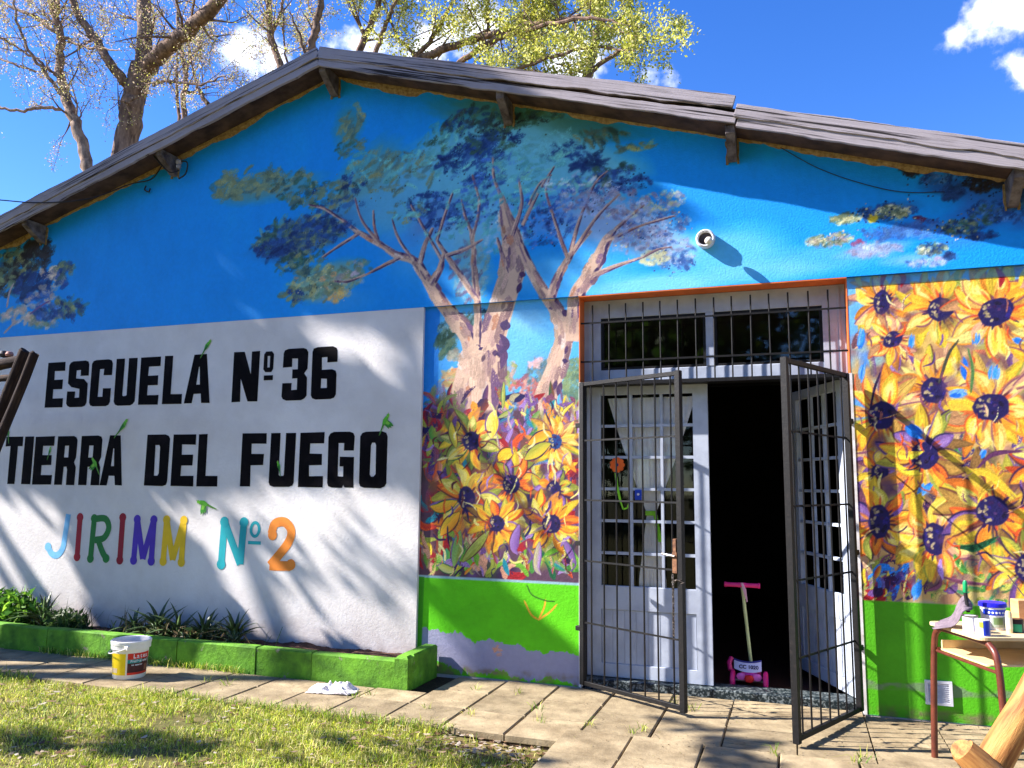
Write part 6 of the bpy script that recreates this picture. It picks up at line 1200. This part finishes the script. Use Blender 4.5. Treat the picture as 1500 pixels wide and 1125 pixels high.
M_grass=mat('grass_blade',(1,1,1,1),(.9,.9,.9,1),rough=.5,scale=3,attr=True,trans=.35)
GC=[(206,216,64),(176,192,54),(214,212,90),(150,172,48),(222,212,130),(126,150,46),(226,208,146)]
r=np.random.default_rng(77); n=125000
gx=r.uniform(-8.2,-1.42,n); gy=-1.24-2.3*r.random(n)**1.0; dens=vnoise(gx*1.1+9,gy*1.1+30,61)*.6+vnoise(gx*5+9,gy*5+30,62)*.5
corner=np.exp(-((gx+1.7)/.55)**2-((gy+1.42)/.20)**2); keep=(dens+.35*(vnoise(gx*.9+4,gy*2.2+40,66)-.5)+r.normal(size=n)*.07>.46)&(corner<r.random(n)*.9+.05)&(gy>-1.3-(gx+8.5)*.45) ; gx,gy=gx[keep],gy[keep]
P=np.stack([gx,gy,turf_z(gx,gy)],1); hgt=.024+.055*np.clip(vnoise(gx*2.2+3,gy*2.2+30,63)-.35,0,1)*2
V,F,c=blades('grass',P,hgt,.0022,GC,1,bend=.75); tag(np_mesh('grass',V,F,M_grass,colors=c),'short sunlit lawn grass in front of the paving','grass',kind='stuff')
# longer tufts along the paving edge, the kerb foot and in the joints
pts=[]
def tuft(x,y,z,n,s_): 
    q=r.normal(size=(n,2))*s_; pts.append(np.stack([x+q[:,0],y+q[:,1],np.full(n,z)],1))
for x in np.arange(-7.5,-1.6,.035):
    if vnoise(np.array([x*2.1+5]),np.array([3.]),71)[0]>.42: tuft(x,-1.26+r.normal()*.03,-.02,14,.03)
for x in np.arange(-6.3,-4.15,.03): tuft(x,-.55+r.normal()*.015,0,10,.022)
for px,py in ((540,1018),(520,1022),(628,1038),(690,1046),(786,1038),(792,1056),(758,1016),(860,1062),(930,1075),(945,1072),(1137,1105),(985,1030),(1015,1040),(330,1003),(300,998),(700,1010),(1266,1110),(1255,1118)): g0=G(px,py); tuft(g0[0],g0[1],-.008,12,.022)
for k in range(150):
    x,y=r.uniform(-6.5,-1.7),-1.3-1.5*r.random(); tuft(x,y,float(turf_z(np.array([x]),np.array([y]))[0]),int(r.integers(8,22)),r.uniform(.012,.04))
P=np.concatenate(pts); V,F,c=blades('tufts',P,.075,.0028,[(120,150,40),(150,176,50),(96,130,40),(176,186,70),(200,190,110)],2,bend=.7); tag(np_mesh('weeds',V,F,M_grass,colors=c),'grass tufts sprouting along paving edge, kerb foot and slab joints','weeds',kind='stuff')
# fallen dry leaves and litter
n=900; lx_=r.uniform(-6.5,-1.5,n); ly_=-1.25-1.7*r.random(n); V=[];Fq=[];cc=[]
k=r.random(n)<.25; lx_[k]=-1.75+r.normal(size=k.sum())*.3; ly_[k]=-1.42+r.normal(size=k.sum())*.12
LC=[(226,206,180),(206,176,146),(170,136,104),(236,222,206),(130,96,74)]
for i in range(n):
    a=r.uniform(0,6.283); s_=r.uniform(.012,.032); z=float(turf_z(np.array([lx_[i]]),np.array([ly_[i]]))[0])+r.uniform(.012,.035); ca,sa=math.cos(a),math.sin(a); o=len(V)
    for u,v,w in ((-1,0,.2),(-.3,-.45,0),(.5,-.4,.1),(1,0,.35),(.4,.45,.05),(-.4,.4,.15)): V.append((lx_[i]+(u*ca-v*sa)*s_,ly_[i]+(u*sa+v*ca)*s_,z+w*s_*r.uniform(0,1)))
    Fq.append((o,o+1,o+2,o+3)); Fq.append((o,o+3,o+4,o+5)); cl=s2l(np.array(LC[r.integers(0,5)])/255*r.uniform(.8,1.0)); cc += [cl]*6
for i in range(900):                                     # grit and dry bits on the slabs
    if r.random()<.5: x,y=r.uniform(-6,2),-1.22+1.1*r.random()
    else: x,y=r.uniform(-1.3,2),-1.0+r.normal()*.5
    if x<-2.7 and y>-.54: continue
    if r.random()<.35: y=-.02-.05*r.random() if x>-2.7 and not -1.6<x<.4 else y
    a=r.uniform(0,6.283); s_=r.uniform(.003,.010); ca,sa=math.cos(a),math.sin(a); o=len(V)
    for u,v in ((-1,0),(0,-.5),(1,0),(0,.5)): V.append((x+(u*ca-v*sa)*s_,y+(u*sa+v*ca)*s_,.007+.002*r.random()))
    Fq.append((o,o+1,o+2,o+3)); cl=s2l(np.array([(120,96,66),(90,70,50),(170,146,110),(130,130,60)][r.integers(0,4)])/255); cc += [cl]*4
tag(np_mesh('fallen_leaves',V,Fq,M_leaf,colors=np.array(cc)),'dry pale leaves scattered over the lawn','leaves',kind='stuff')

# ---- plants in the bed
M_aloe=mat('aloe_leaf',C(96,118,72,.8),C(60,84,50,.7),rough=.45,scale=9,spec=.45)
AL=[]
for v in range(3):
    q=MB(); L=.30; n=8; vs=[]
    for i in range(n+1):
        t=i/n; w=.024*(1-t**1.7)*(.75+.5*t)+.001; y=L*t; z=.16*t-.17*t*t*(.6+.5*v); vs += [(-w,y,z+w*.5),(0,y,z-w*.25),(w,y,z+w*.5),(0,y,z+w*.12-.012*(1-t))]
    fs=[]
    for i in range(n):
        for k in range(4): a=4*i+k; b=4*i+(k+1)%4; fs.append((a,b,b+4,a+4))
    q.add(vs,fs); me=bpy.data.meshes.new('leaf'); me.from_pydata(q.v,[],q.f); me.update(); me.polygons.foreach_set('use_smooth',np.ones(len(me.polygons),bool)); me.materials.append(M_aloe); AL.append(me)
def aloe(px,py,scale,label,seed,y=-.22):
    rr=random.Random(seed); c=A(px,py,y); t=thing('aloe_plant',label,'plant','spiky plants in the bed',loc=(c.x,y,.14)); t['local']=1; n=24
    for i in range(n):
        o=link(bpy.data.objects.new('leaf',rr.choice(AL)),t); f=i/n; o.rotation_euler=(math.radians(8+78*(1-f)**.8*rr.uniform(.6,1.1) if False else 72*f**.7*rr.uniform(.8,1.1)),0,i*2.4+rr.uniform(-.3,.3)); s_=scale*rr.uniform(.75,1.15); o.scale=(s_*1.05,s_,s_)
    return t
for i,a in enumerate([(196,918,.80,'low spiky plant directly behind the paint bucket'),(232,905,1.05,'tall spiky plant right of the bucket, biggest of the row'),(262,912,.95,'spiky plant between the biggest one and the smaller pair'),(300,917,.90,'dark spiky plant second from the right end of the row'),(345,921,.92,'spiky plant at the right end of the row by bare soil'),(66,895,1.0,'spiky plant beside the leafy clump at the left edge')]): aloe(a[0],a[1],a[2],a[3],90+i)
def leafy_clump(name,label,px,py,rx,ry,rz,n,cols,seed,size=.10,grass=0):
    r=np.random.default_rng(seed); c=A(px,py,-.22); t=thing(name,label,'plant',None,loc=(c.x,-.22,.14)); u=r.normal(size=(n,3)); u/=np.linalg.norm(u,axis=1,keepdims=True); u[:,2]=np.abs(u[:,2]); P=np.array([c.x,-.22,.14])+u*(r.random((n,1))**.5)*np.array([rx,ry,rz]); V,F,cc=leaf_quads(P,size,r,cols,aspect=.4); np_mesh('foliage',V,F,M_leaf,t,colors=cc)
    q=MB()
    for k in range(9): a=r.uniform(0,6.283); q.tube([(c.x,-.22,.13),(c.x+math.cos(a)*rx*.4,-.22+math.sin(a)*ry*.4,.14+rz*.5),(c.x+math.cos(a)*rx*.8,-.22+math.sin(a)*ry*.8,.14+rz*r.uniform(.7,1.1))],[.006,.004,.002],4)
    q.build('stems',mat('green_stem',C(90,110,50)),t)
    if grass: 
        Pg=np.stack([c.x+r.normal(size=grass)*rx*.6,-.25+r.normal(size=grass)*ry*.5,np.full(grass,.13)],1); V,F,cc=blades('g',Pg,.26,.005,cols,seed+1,bend=.6); np_mesh('long_blades',V,F,M_grass,t,colors=cc)
leafy_clump('bush','dense bright green leafy bush at the left edge of the bed',18,895,.34,.17,.34,900,[(110,160,50),(80,130,44),(140,180,60),(60,100,40)],201,grass=160)
leafy_clump('bush','low dark leafy clump behind the left end of the kerb',100,912,.26,.15,.16,420,[(70,100,44),(50,80,40),(96,120,60)],202,size=.08,grass=110)
leafy_clump('bush','low mixed weeds around the spiky plants in mid bed',262,925,.75,.14,.12,700,[(80,104,56),(110,110,70),(60,80,44),(150,130,96)],203,size=.07,grass=90)
